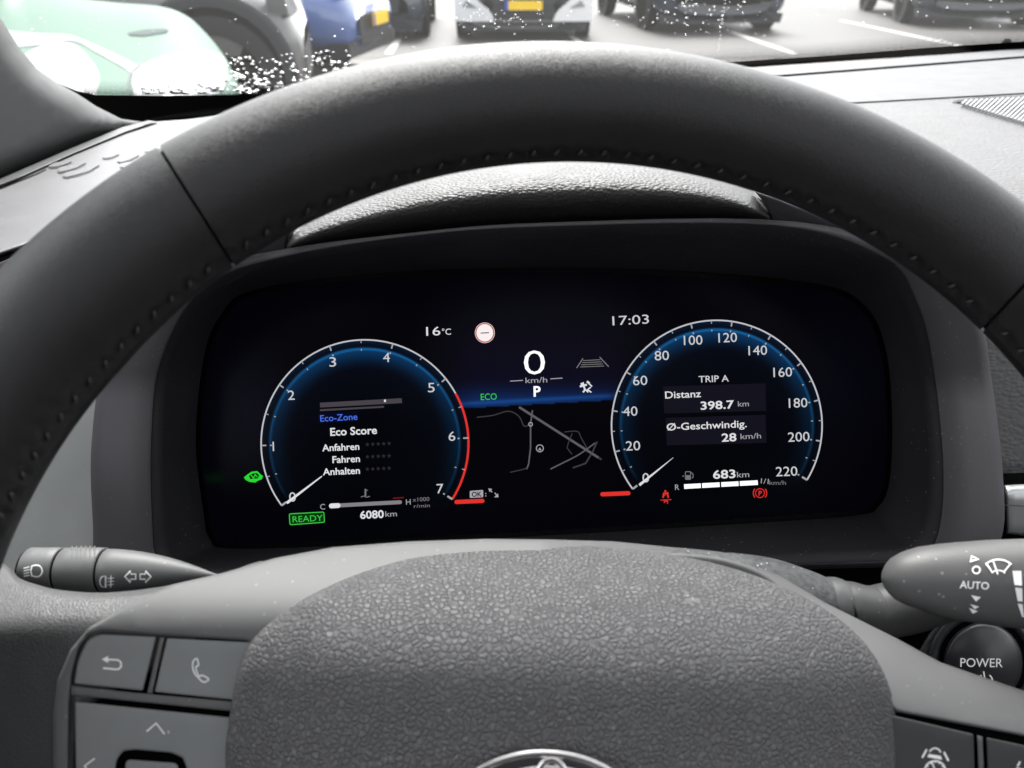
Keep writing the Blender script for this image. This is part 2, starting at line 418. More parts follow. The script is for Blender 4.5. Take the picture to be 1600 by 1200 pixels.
# leather wrapped spoke root, left, and its counterpart right
def d_leather(x, y):
    t = sp(985-y)/100
    return .2285+.024*t**1.5 + .004*sp(x-230)/100 + .004*sp(60-x)/200
lea = [(-420,760),(-150,840),(-40,862),(12,884),(30,903),(60,914),(95,922),(165,926),(250,917),(345,898),(420,880),(420,980),(150,1100),(130,1300),(140,1600),(-300,1600),(-420,1200)]
slab('spoke_leather', catmull(lea, 4), d_leather, M_SPOKEL, WH, bev=14, bm=.006, thick=.014, g=16)
slab('spoke_leather', [(1700,1120),(2000,1000),(2080,1300),(1900,1600),(1700,1600)], .2275, M_SPOKEL, WH, bev=10, bm=.004, thick=.014, g=30)
# button panels
slab('button_recess', [(100,1000),(130,975),(420,990),(430,1500),(100,1500)], .2315, M_GAP, WH, bev=0, thick=.004, g=60)
slab('button_recess', [(1380,1100),(1780,1180),(1780,1500),(1380,1500)], .2325, M_GAP, WH, bev=0, thick=.004, g=60)
bb = slab('back_button', roundpoly([(116,1068),(122,1030),(137,1000),(155,991),(244,995),(223,1079)], [4,10,14,12,3,3]), .2262, M_BTN, WH, bev=3, bm=.0005, thick=.004, g=14, edge_step=4)
pb = slab('phone_button', roundpoly([(261,997),(400,1004),(400,1097),(242,1081)], 3), .2262, M_BTN, WH, bev=3, bm=.0005, thick=.004, g=14, edge_step=4)
slab('divider', [(250,996),(257,996),(238,1084),(230,1083)], .2266, M_TRIM, WH, bev=1.5, bm=.0004, thick=.004, g=10)
slab('divider', [(111,1071),(220,1083),(400,1099),(400,1115),(111,1086)], .2266, M_TRIM, WH, bev=3, bm=.0005, thick=.004, g=14)
pad_o = [(118,1098),(400,1126),(400,1500),(122,1500)]
# direction pad with a square well: built as four plates round the well
pd = slab('direction_pad', roundpoly([(117,1096),(400,1125),(400,1500),(296,1500),(292,1200),(286,1184),(268,1176),(212,1171),(193,1173),(183,1186),(178,1210),(176,1500),(122,1500)], [4,3,0,0,2,4,4,4,4,4,2,0,0]), .2262, M_BTN, WH, bev=3, bm=.0006, thick=.004, g=14, edge_step=5)
slab('center_button', roundpoly([(196,1186),(279,1192),(284,1420),(192,1420)], 10), .2272, M_BTN, WH, bev=3, bm=.0006, thick=.003, g=14)
b1 = slab('drive_assist_button', roundpoly([(1392,1117),(1521,1147),(1530,1400),(1392,1400)], 4), .2262, M_BTND, WH, bev=3, bm=.0009, thick=.004, g=16)
slab('divider', [(1527,1149),(1535,1151),(1545,1400),(1536,1400)], .2264, M_TRIM, WH, bev=2, bm=.0005, thick=.004, g=12)
b2 = slab('mode_button', roundpoly([(1541,1152),(1720,1190),(1720,1400),(1550,1400)], 4), .2262, M_BTND, WH, bev=3, bm=.0009, thick=.004, g=16)
# symbols on the buttons
DB = .2262
multi('back_arrow_symbol', [stroke(None, [(161,1044),(182,1046)]+arc(182,1038.5,7.5,7.5,180,0,10)[1:]+[(168,1030.5)], 2.6, DB, None, None), fillp(None, [(159,1030),(169,1025),(169,1036)], DB, None, None)], M_LED, bb)
multi('phone_symbol', [stroke(None, catmull([(307,1029),(302,1033),(301,1042),(304,1052),(311,1060),(318,1066),(325,1063),(325,1060),(316,1055),(312,1057),(308,1051),(306,1042),(310,1040),(309,1032)], 3), 1.9, DB, None, None, closed=True)], M_LED, pb)
multi('up_arrow_symbol', [stroke(None, [(229,1143),(244,1130),(257,1147)], 2.0, DB, None, None), stroke(None, [(263,1142),(263.5,1146)], 1.2, DB, None, None)], M_LED, pd)
multi('left_arrow_symbol', [stroke(None, [(148,1185),(132,1197),(146,1214)], 2.0, DB, None, None)], M_LED, pd)
ic = []
ic.append(fillp(None, [(1451,1178),(1470,1181),(1472,1187),(1449,1183)], DB, None, None)); ic.append(stroke(None, arc(1461,1178,9,9,-70,75,8), 2.2, DB, None, None))
ic.append(stroke(None, [(1448,1171),(1441,1184)], 3, DB, None, None)); ic.append(stroke(None, [(1475,1175),(1482,1189)], 3, DB, None, None))
ic.append(stroke(None, arc(1461,1204,16,15,-90,90,16), 2.6, DB, None, None)); ic.append(stroke(None, [(1456,1191),(1461,1203)], 2.2, DB, None, None))
for a in (-60,-30,0,30,60): ic.append(stroke(None, [(1461+12*sin(radians(a)),1204-12*cos(radians(a))),(1461+15*sin(radians(a)),1204-15*cos(radians(a)))], 2, DB, None, None))
multi('car_distance_symbol', ic, M_LED, b1)
multi('mode_symbol', [stroke(None, [(1594,1190),(1590,1197)], 3, DB, None, None), stroke(None, [(1588,1200),(1600,1204)], 3, DB, None, None)], M_LED, b2)
# emblem
em = slab('emblem', arc(850,1277,146,103,0,357,60), .2048, mat('emblem_well', (.03,.03,.034), .3, .5), WH, bev=6, bm=.001, thick=.006, g=25)
def ring(name, cx, cy, rx, ry, wpx, d, m, parent, a0=0, a1=360):
    n = 72; V = []; F = []; k = 10
    for i in range(n):
        a = radians(a0+(a1-a0)*i/n); x, y = cx+rx*sin(a), cy-ry*cos(a); nx, ny = sin(a)/rx, -cos(a)/ry; l = sqrt(nx*nx+ny*ny); nx /= l; ny /= l
        ww = wpx
        for j in range(k):
            b = 2*pi*j/k; V.append(P(x+nx*ww*cos(b), y+ny*ww*cos(b), d-.0012*sin(b)*wpx/6))
    for i in range(n):
        for j in range(k): F.append((i*k+j, ((i+1) % n)*k+j, ((i+1) % n)*k+(j+1) % k, i*k+(j+1) % k))
    return build(name, V, F, m, parent)
ring('emblem_ring', 850, 1277, 148, 100, 7.5, .2042, M_CHROME, em)
ring('emblem_ring', 862, 1270, 34, 84, 6.5, .2042, M_CHROME, em)
ring('emblem_ring', 856, 1236, 88, 36, 6, .2044, M_CHROME, em)
# crescent top of the rear wheel cover, seen right of the hub
slab('rear_cover', catmull([(1000,866),(1060,864),(1130,872),(1190,893),(1215,918),(1170,912),(1100,890),(1040,876)], 4), lambda x, y: .259+.0001*(x-1000)*.02, M_TRIM, WH, bev=7, bm=.002, thick=.006, g=12)

# ================================================================== COLUMN AND STALKS
SC = thing('steering_column', P(900, 960, .29), 'dusty grey steering column shroud behind the wheel hub', 'steering column')
tube('shroud', [(640,985,.275,105),(860,962,.272,104),(1000,945,.272,92),(1100,935,.272,75),(1170,935,.273,64)], M_CONE, SC)
WS = thing('wiper_stalk', P(1290, 945, .285), 'thick grey wiper stalk with AUTO and wiper symbols above the power button', 'stalk')
cone = tube('stalk_boot', [(1140,930,.284,66),(1200,932,.284,60),(1250,938,.284,50),(1280,944,.284,44),(1289,946,.284,42)], M_CONE, WS)
tube('stalk_collar', [(1284,946,.284,37),(1302,947,.284,37)], M_CONE, WS)
tube('stalk_collar', [(1298,945,.284,41),(1300,945,.284,43),(1313,949,.284,41),(1319,950,.284,38)], M_STALK, WS)
tube('stalk_core', [(1300,950,.284,30),(1340,953,.284,30)], M_GAP, WS)
tube('stalk_neck', [(1322,950,.284,38),(1326,950,.284,41),(1345,954,.284,40),(1366,957,.285,41),(1395,952,.285,42),(1430,944,.284,42),(1480,932,.282,38),(1540,925,.28,36)], M_WSTALK, WS)
BX = [1379, 1381, 1385, 1391, 1400, 1415, 1440, 1470, 1500, 1550, 1600, 1700, 1800]; BR = [2, 9, 17, 25, 33.5, 41, 49, 55.5, 60, 65.5, 69, 73, 74]
def bulb(x):   # centre y, radius px
    r = float(np.interp(x, BX, BR)); return float(np.interp(x, [1380, 1440, 1500, 1600, 1800], [905, 904, 908, 912, 915])), r
bpath = []
for x in (1379,1380,1381,1383,1385,1388,1391,1395,1400,1407,1415,1427,1440,1455,1470,1485,1500,1525,1550,1575,1600,1650,1700,1800):
    cy, r = bulb(x); bpath.append((x, cy, .262, r))
bl = tube3('stalk_head', [P(x, y, d) for x, y, d, r in bpath], [max(r, 1)*d/FPX for x, y, d, r in bpath], M_WSTALK, WS, 48)
from mathutils.bvhtree import BVHTree
def on_surface(o, fallback, lift=.00025):    # depth of the printed marks: just proud of the part they are printed on
    vs = [v.co+ORG[o] for v in o.data.vertices]; T_ = BVHTree.FromPolygons(vs, [tuple(p.vertices) for p in o.data.polygons])
    fw = RM @ Vector((0, 0, -1))
    def f(x, y):
        dr = (P(x, y, 1)-CLOC).normalized(); h = T_.ray_cast(CLOC, dr)
        return (h[0]-CLOC).dot(fw)-lift if h[0] is not None else fallback
    return f
d_bulb = on_surface(bl, .245)
tri = lambda pts: fillp(None, pts, d_bulb, None, None)
multi('wiper_symbol', [stroke(None, [(1541,880)]+arc(1560,896,26,22,-50,50,8)+[(1578,882),(1569,893)]+arc(1560,899,12,8,60,-55,5)+[(1549,892)], 2, d_bulb, None, None, closed=True), stroke(None, [(1552,877),(1559,897)], 2.3, d_bulb, None, None)], M_LED, bl)
multi('position_symbol', [stroke(None, [(1518,869),(1529,873.5),(1516,877)], 1.8, d_bulb, None, None, closed=True), stroke(None, arc(1525.5,890.5,5.8,5.5,0,345,16), 2.2, d_bulb, None, None, closed=True),
   tri([(1517,930),(1533,933),(1525,940)]), tri([(1516,944),(1530,948),(1523,952)]), tri([(1514,950),(1528,955),(1520,959)])], M_LED, bl)
text('auto_lettering', 'AUTO', 1523, 914, 12.0, d_bulb, M_LED, bl, slope=3, sx=1.02, bold=.015, W=46)
multi('interval_scale', [fillp(None, [(1582,892),(1596,892),(1597,915),(1585,914)], d_bulb, None, None), fillp(None, [(1586,918),(1597,919),(1598,940),(1590,939)], d_bulb, None, None), fillp(None, [(1590,943),(1598,944),(1600,964),(1597,964)], d_bulb, None, None)], M_LED, bl)

IS = thing('indicator_stalk', P(300, 905, .28), 'pale grey headlight and indicator stalk with white arrows left of the hub', 'stalk')
DI = .272
def istalk(x):
    yt = 858+max(0, x-145)**1.83*.00262 if x > 145 else 858-(145-x)*.01
    yb = 926 - (max(0, x-165)**1.35)*.0235 if x > 165 else 926
    if x < 145: yt = 856; yb = 928-(145-x)*.03
    return (yt+yb)/2, (yb-yt)/2
def isec(name, xs, m, shrink=1.0):
    pts = []; rad = []
    for x in xs:
        cy, r = istalk(x); xc = 800+(x-800)*(DI-r*DI/FPX)/DI; pts.append(P(xc, cy, DI)); rad.append(max(r, 1)*DI/FPX*shrink)
    rad[0] *= .965; rad[-1] *= .965
    return tube3(name, pts, rad, m, IS, 48)
iend = isec('end_cap', [24,25.5,40,60,74,75.5], M_STALK)
ik = isec('twist_ring', [79.5,81,100,120,142,143.5], M_STALK)
isec('stalk_core', [20,60,100,140,160,300], M_GAP, .93)
ib = isec('stalk_body', [147.5,149,165,185,205,225,245,265,285,305,325,345,352], M_STALK)
d_end, d_is = on_surface(iend, .265), on_surface(ib, .265)
for i in range(6):      # grip ribs on the twist ring
    x = 95+i*7.2; cy, r = istalk(x)
    c = P(800+(x-800)*.975, cy, DI); R = r*DI/FPX*1.0; V = []; F = []; wv = (P(800+(x-800)*.975+2.3, cy, DI)-c)
    up = (P(800+(x-800)*.975, cy-10, DI)-c).normalized(); tw = (CLOC-c); tw = (tw-up*tw.dot(up)).normalized(); ax = wv.normalized()
    for k in range(9):
        a = radians(-70+k*14.5)    # 0 = straight up
        nrm = up*cos(a)+tw*sin(a)
        for (o_, h_) in ((-1.2, -.0003), (-.6, .0006), (.6, .0006), (1.2, -.0003)): V.append(c+nrm*(R+h_)+wv*o_*.75)
    for k in range(8):
        for q in range(3): F.append((k*4+q, k*4+q+1, k*4+5+q, k*4+4+q))
    build('grip_rib', V, F, M_STALK, ik)
hl = [stroke(None, arc(57,892,9,9.3,-25,205,14)+[(50,900),(48,892),(50,884)], 1.9, d_end, None, None, closed=True)]
for k in range(4): hl.append(stroke(None, [(37,888+k*4.2),(46,885.5+k*4.4)], 1.6, d_end, None, None))
multi('headlight_symbol', hl, M_LED, iend)
fg = [stroke(None, [(165,900)]+arc(163,909,7,9,-30,-150,8)+[(165,918)], 1.8, d_is, None, None, closed=True)]
for k in range(3): fg.append(stroke(None, [(168,904+k*5),(178,903+k*5)], 1.3, d_is, None, None))
fg.append(stroke(None, [(173.5,899),(173,918)], 1.5, d_is, None, None))
multi('fog_light_symbol', fg, M_LED, ib)
def arrow(cx, cy, s): return [(cx-10*s,cy),(cx-1*s,cy-9),(cx-1*s,cy-4),(cx+7*s,cy-4),(cx+7*s,cy+4),(cx-1*s,cy+4),(cx-1*s,cy+9)]
multi('indicator_arrow_symbol', [stroke(None, arrow(205,901,1), 1.8, d_is, None, None, closed=True), stroke(None, arrow(226,901,-1), 1.8, d_is, None, None, closed=True)], M_LED, ib)

PB = thing('power_button', P(1536, 1035, .345), 'round black power button in a ring at the right edge', 'button')
DP = .335
slab('surround_plate', catmull([(1440,1010),(1500,950),(1600,925),(1750,960),(1780,1100),(1700,1200),(1500,1200),(1430,1100)], 4), DP+.006, mat('power_surround', (.06,.06,.062), .6, .3, bump=('pebble', 500, .0004)), PB, bev=5, bm=.002, thick=.01, g=25)
ring('ring', 1536, 1036, 78, 80, 9, DP+.004, M_POWER, PB)
slab('ring_gap', arc(1536,1036,76,78,0,354,50), DP+.0035, M_GAP, PB, bev=0, thick=.004, g=30)
pk = slab('knob', arc(1536,1036,62,64,0,354,60), lambda x, y: DP-.003+.004*((x-1536)**2+(y-1036)**2)/3900, M_POWER, PB, bev=7, bm=.0025, thick=.008, g=10)
dpk = lambda x, y: DP-.0035+.004*((x-1536)**2+(y-1036)**2)/3900
text('power_lettering', 'POWER', 1533, 1035, 14.5, dpk, emat('lit_grey', (190,190,190)), pk, slope=.5, sx=.98, W=66)
multi('power_symbol', [stroke(None, arc(1540,1064,11,11,35,325,14), 2, dpk, None, None), stroke(None, [(1537,1049),(1539,1062)], 2, dpk, None, None)], emat('lit_grey', (190,190,190)), pk)

# ================================================================== INSTRUMENT CLUSTER
IC = thing('instrument_cluster', P(850, 640, .38), 'lit digital instrument display in a dark grey surround behind the wheel', 'instrument display')
Gp = [(318,800),(328,842),(365,857),(600,850),(850,837),(1100,822),(1330,806),(1372,792),(1390,750),(1394,650),(1384,545),(1352,478),(1280,444),(1080,424),(850,418),(600,426),(400,452),(345,492),(318,560),(306,690)]
Lp = [(238,820),(246,872),(290,897),(560,902),(850,897),(1140,884),(1380,877),(1440,868),(1467,830),(1474,730),(1458,570),(1432,470),(1380,402),(1210,352),(850,354),(640,369),(440,402),(320,448),(252,560),(236,690)]
Op = [(146,820),(152,878),(200,904),(550,912),(850,905),(1140,893),(1400,886),(1520,882),(1564,840),(1566,740),(1548,590),(1530,500),(1470,410),(1240,346),(850,348),(640,364),(425,393),(270,440),(170,560),(144,690)]
Bp = [(p[0]+(850-p[0])*.015*(1 if p[1] < 870 else 1), p[1]-(4 if p[1] > 870 else 0)) for p in Op]
def loft(name, rings, m, parent, sub=6, close=True, skip=None):
    R = []
    for pts, d in rings:
        c = catmull([Vector((p[0], p[1])) for p in pts], sub)
        R.append([P(q.x, q.y, d(q.x, q.y) if callable(d) else d) for q in c])
    V = [v for r in R for v in r]; n = len(R[0]); F = []
    for i in range(len(R)-1):
        for k in range(n): l = (k+1) % n; F.append((i*n+k, i*n+l, (i+1)*n+l, (i+1)*n+k))
    return build(name, V, F, m, parent)
mixp = lambda A, B, t: [(a[0]+(b[0]-a[0])*t, a[1]+(b[1]-a[1])*t) for a, b in zip(A, B)]
def hd(d, k=1): return lambda x, y: d-(.036*k+max(0, d-.3415)*(k == 1))*min(1, max(0, (600-y)/200))**1.0
loft('surround', [(Bp, .43), (mixp(Op, Lp, -.01), hd(.362)), (Op, hd(.354)), (mixp(Op, Lp, .09), hd(.3485)), (mixp(Op, Lp, .17), hd(.3465)), (mixp(Op, Lp, .55), hd(.344)), (mixp(Op, Lp, .95), hd(.3405)), (Lp, hd(.3415))], M_SHROUD, IC)
loft('funnel', [(mixp(Lp, Gp, -.01), hd(.343)), (mixp(Lp, Gp, .02), hd(.3425)), (mixp(Lp, Gp, .3), hd(.353, .7)), (mixp(Lp, Gp, .7), hd(.368, .3)), (mixp(Lp, Gp, .985), .3765), (mixp(Lp, Gp, 1.0), .379)], M_FUNNEL, IC)
DS = .381
gpoly = [tuple(v) for v in catmull([Vector((p[0], p[1])) for p in Gp], 6)]
# dark edge of the glass
slab('display_frame', mixp(gpoly, [(850, 640)]*len(gpoly), -.02), DS+.001, mat('glass_black', (.002, .002, .003), .3, .25), IC, bev=0, thick=.01, g=60)
# ---- screen picture
CL, CR, RL, RR = (570, 693), (1120, 665), 162, 164.5
def sm(a, b, x): t = min(1, max(0, (x-a)/(b-a))); return t*t*(3-2*t)
def screen(x, y):
    c = np.array([2.5, 2.5, 6.0])
    yl = 634-(x-740)*.055                          # horizon line of the centre picture
    inside = sm(640, 760, x)*(1-sm(930, 1040, x))
    if y < yl+3:
        t = sm(400, 640, y); u = sm(575, 632, y)
        c = c+inside*(np.array([8, 6, 22])*t + np.array([4, 32, 62])*u*u)
        b = exp(-((y-yl+4)/3.2)**2); c = c+np.array([8, 38, 62])*b*sm(660, 745, x)*(1-sm(945, 975, x))*.75
    # haze outside the left gauge
    g = exp(-((x-395)/45)**2-((y-640)/70)**2); c = c+np.array([3, 4, 12])*g
    g = exp(-((x-1310)/60)**2-((y-600)/90)**2); c = c+np.array([2, 2, 7])*g
    c = c + np.array([0, 16, 2])*exp(-((x-335)/16)**2-((y-747)/8)**2)
    for (cx, cy), R in ((CL, RL), (CR, RR)):
        r = sqrt((x-cx)**2+(y-cy)**2)/R
        if r < 1:
            a = atan2(x-cx, cy-y); up = .5+.5*cos(a)
            c = np.array([2, 2.5, 6.0])+np.array([3, 5, 12])*sm(.1, .8, r)*up
            ring_ = sm(.70, .93, r)*(1-sm(.905, .925, r)); lo = 1-sm(100, 150, abs(math.degrees(a))); c = c+np.array([4, 48, 80])*ring_*(up**1.3)*lo
            c = c+np.array([20, 95, 140])*exp(-((r-.915)/.013)**2)*(.12+.55*up)*(1-sm(118, 128, abs(math.degrees(a))))
            c = c+np.array([2, 22, 40])*sm(.93, .98, r)*up*.6*lo
    return srgb(*np.clip(c, 0, 255))
gs = 2.0; xs = np.arange(300, 1400, gs); ys = np.arange(414, 862, gs)
V = []; cols = []; idx = {}; F = []
gx, gy = np.meshgrid(xs, ys); ins = sdf(np.stack([gx.ravel(), gy.ravel()], 1), gpoly).reshape(gx.shape) > 7
for j in range(len(ys)):
    for i in range(len(xs)):
        if ins[j, i]:
            idx[(i, j)] = len(V); V.append(P(xs[i], ys[j], DS)); cols.append((*screen(xs[i], ys[j]), 1))
for j in range(len(ys)-1):
    for i in range(len(xs)-1):
        q = [(i, j), (i, j+1), (i+1, j+1), (i+1, j)]
        if all(k in idx for k in q): F.append(tuple(idx[k] for k in q))
ms = bpy.data.materials.new('display_picture'); ms.use_nodes = True; n = ms.node_tree; b = n.nodes['Principled BSDF']
at = n.nodes.new('ShaderNodeAttribute'); at.attribute_name = 'screen'; n.links.new(at.outputs['Color'], b.inputs['Emission Color'])
b.inputs['Emission Strength'].default_value = 1/2**EXPO; b.inputs['Base Color'].default_value = (.001, .001, .0015, 1); b.inputs['Roughness'].default_value = .25; b.inputs['Specular IOR Level'].default_value = .04
scr = build('screen', V, F, ms, IC, False, cols)
E_W = emat('lit_white', (225, 225, 228)); E_G = emat('lit_dim', (120, 118, 120)); E_M = emat('lit_mid', (165, 165, 170)); E_R = emat('lit_red', (225, 50, 45)); E_RR = emat('lit_redring', (205, 70, 62))
E_GR = emat('lit_green', (60, 200, 70)); E_GD = emat('lit_greendark', (8, 52, 14)); E_B = emat('lit_blue', (75, 115, 235)); E_BD = emat('lit_bluedark', (4, 6, 30)); E_D = emat('lit_darkgrey', (70, 66, 72)); E_DD = emat('lit_verydark', (42, 40, 46)); E_RING = emat('lit_ring', (195, 195, 200)); E_WW = emat('lit_full', (255, 255, 255), 1.15); E_P = emat('lit_panel', (18, 17, 28)); E_RD = emat('lit_reddark', (60, 6, 8)); E_BK = emat('lit_black', (4, 4, 7))
L = dict(depth=DS, parent=scr)
def T(name, s, x, y, cap, m, **k): return text(name, s, x, y, cap, DS, m, scr, lift=.0004, **k)
def gauge(c, R, a0, step, nmaj, nums, sub, cap, redfrom=None):
    cx, cy = c; aend = a0+step*(nmaj-1)
    ar = redfrom if redfrom is not None else aend
    g_ = multi('gauge_ring', [stroke(None, arc(cx, cy, R, R, a0, ar, 90), 2.3, DS, None, None, lift=.0003)], E_RING, scr)
    if redfrom is not None: build('red_zone', *stroke(None, arc(cx, cy, R, R, ar, aend, 36), 3.4, DS, None, None, lift=.0003), E_R, scr, False)
    tk = []
    for i in range(nmaj*sub-sub+1):
        a = radians(a0+step*i/sub); mj = i % sub == 0
        r0, r1 = (R-8, R) if mj else (R-5, R)
        tk.append(stroke(None, [(cx+r0*sin(a), cy-r0*cos(a)), (cx+r1*sin(a), cy-r1*cos(a))], 2.2 if mj else 1.3, DS, None, None, lift=.00035))
        q = R*.905; tk.append(stroke(None, [(cx+(q-1.5)*sin(a), cy-(q-1.5)*cos(a)), (cx+(q+1.5)*sin(a), cy-(q+1.5)*cos(a))], 2.0 if mj else 1.4, DS, None, None, lift=.00035))
    for a in (a0, aend):      # hooked ends of the ring
        a_ = radians(a); tk.append(stroke(None, [(cx+(R-9)*sin(a_), cy-(R-9)*cos(a_)), (cx+R*sin(a_), cy-R*cos(a_))], 3, DS, None, None, lift=.00036))
    t_ = multi('gauge_tick', tk, E_M, scr); t_['kind'] = 'stuff'
    for s, x, y in nums: T('gauge_number', s, x, y, cap, emat('lit_num', (205, 205, 208)), slope=-2, W=11.2*len(s)-(4.5 if s[0] == '1' else 0) if len(s) > 1 else (None if s == '1' else 10.5))
    a = radians(a0); 
gauge(CL, RL, -126.7, 35.6, 8, [('0',457,776),('1',427,697),('2',455,617),('3',520,565),('4',604,558),('5',674,605),('6',706,681),('7',687,763)], 2, 15.5, redfrom=61)
gauge(CR, RR, -127, 22.55, 12, [('0',1009,746),('20',989,696),('40',985,642),('60',1000,594),('80',1034,555),('100',1081,531),('120',1135,527),('140',1182,547),('160',1221,581),('180',1245,629),('200',1248,682),('220',1229,736)], 2, 15.5)
build('needle', *stroke(None, [(448,786),(503,744)], 4.2, DS, None, None, lift=.0005, taper=lambda t: 1-.6*t), E_W, scr, False)
build('needle', *stroke(None, [(999,758),(1052,715)], 4.0, DS, None, None, lift=.0005, taper=lambda t: 1-.85*t), E_W, scr, False)
# left gauge contents
build('eco_bar', *stroke(None, [(500,633),(628,626)], 7.5, DS, None, None), E_D, scr, False)
build('eco_bar', *stroke(None, [(500,641),(600,635.5)], 3, DS, None, None), E_D, scr, False)
fillp('eco_bar_mark', [(600,624.5),(603,624.3),(603,628),(600,628.2)], DS, E_W, scr, lift=.0004)
fillp('text_backing', [(497,645),(560,642),(560,658),(497,661)], DS, E_BD, scr)
T('display_text', 'Eco-Zone', 529, 652, 10.5, E_B, slope=-3, sx=.98, bold=.005, W=58)
T('display_text', 'Eco Score', 552, 673, 12.5, E_W, slope=-2.5, sx=.94, bold=.02, W=73)
T('display_text', 'Anfahren', 562, 697, 11, E_W, slope=-2.5, sx=.88, bold=.018, align='RIGHT', W=58)
T('display_text', 'Fahren', 563, 716, 11, E_W, slope=-2.5, sx=.88, bold=.018, align='RIGHT', W=43)
T('display_text', 'Anhalten', 563, 734.5, 11, E_W, slope=-2.5, sx=.88, bold=.018, align='RIGHT', W=58)
for r_ in range(3):
    for k in range(5):
        cx_, cy_ = 574+k*8.5, 694.5-k*.4+r_*19.3
        fillp('score_star', [(cx_+(3.4 if q % 2 == 0 else 1.7)*sin(q*pi/5), cy_-(3.4 if q % 2 == 0 else 1.7)*cos(q*pi/5)) for q in range(10)], DS, E_DD, scr, lift=.0004)
T('display_text', 'C', 504, 791.5, 9, E_M, slope=-2); T('display_text', 'H', 638, 784, 9, E_M, slope=-2)
build('temperature_bar', *pill((515,790.5),(628,784.5), 6, DS), emat('lit_bargrey', (130,128,132)), scr, False)
build('temperature_level', *pill((514,790.7),(532,789.7), 7.5, DS, .0004), E_W, scr, False)
build('temperature_mark', *stroke(None, [(614,778.6),(631,777.4)], 1.8, DS, None, None, lift=.0004), emat('lit_darkred', (120,20,30)), scr, False)
multi('coolant_symbol', [stroke(None, [(571,764),(571,775)], 2.6, DS, None, None), stroke(None, [(571,766),(575,766)], 1, DS, None, None), stroke(None, [(564,776.5),(569,775),(572,777),(578,775.5)], 1.3, DS, None, None)], E_G, scr)
T('display_text', 'x1000', 658, 780, 6.5, E_G, slope=-3, sx=.95, W=26); T('display_text', 'r/min', 659, 790, 6, E_G, slope=-3, W=25)
T('display_text', '6080', 581, 803.5, 12.5, E_W, slope=-2.5, sx=.92, bold=.022, W=37); T('display_text', 'km', 611, 802.5, 9, E_M, slope=-2.5, sx=.95, W=18)
rp = roundpoly([(452,803),(506,800),(507,816),(453,820)], 2.5)
fillp('ready_backing', rp, DS, E_GD, scr, lift=.0003); multi('ready_frame', [stroke(None, rp, 1.4, DS, None, None, closed=True, lift=.0004)], E_GR, scr)
T('ready_text', 'READY', 480, 810, 10, E_GR, slope=-3, sx=.95, W=47)
multi('hybrid_car_symbol', [fillp(None, [(381,746),(387,741),(393,737),(402,736),(407,741),(411,744),(409,749),(403,751),(399,754),(390,753),(384,750)], DS, None, None)], emat('lit_brightgreen', (40,215,50)), scr)
fillp('hybrid_car_window', [(389,743.5),(394,740),(401,739),(405,742.5),(403,747.5),(391,748.5)], DS, E_GD, scr, lift=.0003)
stroke('hybrid_car_mark', [(392,742),(396,747),(399,741.5),(402,745.5)], 1.5, DS, emat('lit_brightgreen', (40,215,50)), scr, lift=.0004)
# centre contents
T('display_text', '16', 674.5, 517, 14.5, E_W, slope=-2, sx=.9, W=22); T('display_text', '°C', 697.5, 518, 10, E_W, slope=-2, sx=.9, W=14)
T('display_text', '17:03', 983.5, 499.5, 15, emat('lit_num', (205,205,208)), slope=-3, sx=.92, W=57)
sg = fillp('speed_limit_symbol', arc(757.5,520,15.5,16,0,350,30), DS, emat('lit_signwhite', (250,240,240)), scr, lift=.0003)
multi('speed_limit_ring', [stroke(None, arc(757.5,520,14,14.5,0,350,30), 1.8, DS, None, None, closed=True, lift=.0005)], emat('lit_signred', (190,75,70)), sg)
multi('speed_limit_mark', [stroke(None, [(751,520.5),(764,519.8)], 1.6, DS, None, None, lift=.0006)], emat('lit_signmark', (80,80,100)), sg)
T('speed_digit', '0', 835, 565, 40, E_WW, sx=.98, slope=-1, bold=-.008, W=33)
T('display_text', 'km/h', 838, 593.5, 9, E_M, slope=-2, sx=1.0, W=34)
multi('speed_rule', [stroke(None, [(797,595.5),(817,594.3)], 1.3, DS, None, None), stroke(None, [(860,592),(879,590.7)], 1.3, DS, None, None)], E_M, scr)
T('gear_letter', 'P', 838.5, 611, 16.5, E_WW, sx=.98, bold=.025, slope=-1, W=11)
T('eco_text', 'ECO', 763.5, 619.5, 10.5, E_GR, slope=-2, sx=.95, W=25)
ln = [stroke(None, [(901,575),(911,560)], 1.6, DS, None, None), stroke(None, [(937,558),(951,573)], 1.6, DS, None, None)]
for k in range(4): ln.append(stroke(None, [(911-k*1.5,563.5+k*3.3),(938+k*2,562+k*3.3)], 1.1, DS, None, None))
multi('lane_symbol', ln, emat('lit_lane', (120,118,120)), scr)
multi('pedestrian_symbol', [fillp(None, [(907,599),(912,597),(913,602),(908,603)], DS, None, None), stroke(None, [(906,604),(917,601)], 3, DS, None, None), stroke(None, [(912,603),(914,609),(911,613)], 2.6, DS, None, None), stroke(None, [(914,608),(919,613)], 2, DS, None, None), stroke(None, [(919,598),(925,604)], 2, DS, None, None), stroke(None, [(923,605),(918,609),(924,613)], 2, DS, None, None), stroke(None, [(917,596),(921,599)], 3.2, DS, None, None)], E_W, scr)
E_ROAD = emat('lit_road', (92, 90, 94)); E_ROAD2 = emat('lit_road2', (60, 58, 62))
rd = lambda pts, w_, m=E_ROAD: build('map_road', *stroke(None, pts, w_, DS, None, None, lift=.0003), m, scr, False)
rd([(811,636),(935,715)], 3.6); rd([(935,715),(940,718)], 3, E_ROAD2); rd(catmull([(745,652),(770,649),(790,643),(801,644),(812,652),(819,666),(827,663)], 4, False), 1.6, E_ROAD2)
rd([(832,641),(829,662),(829,700),(826,725),(823,733)], 2.2); rd([(797,738),(815,734),(824,731)], 1.5, E_ROAD2)
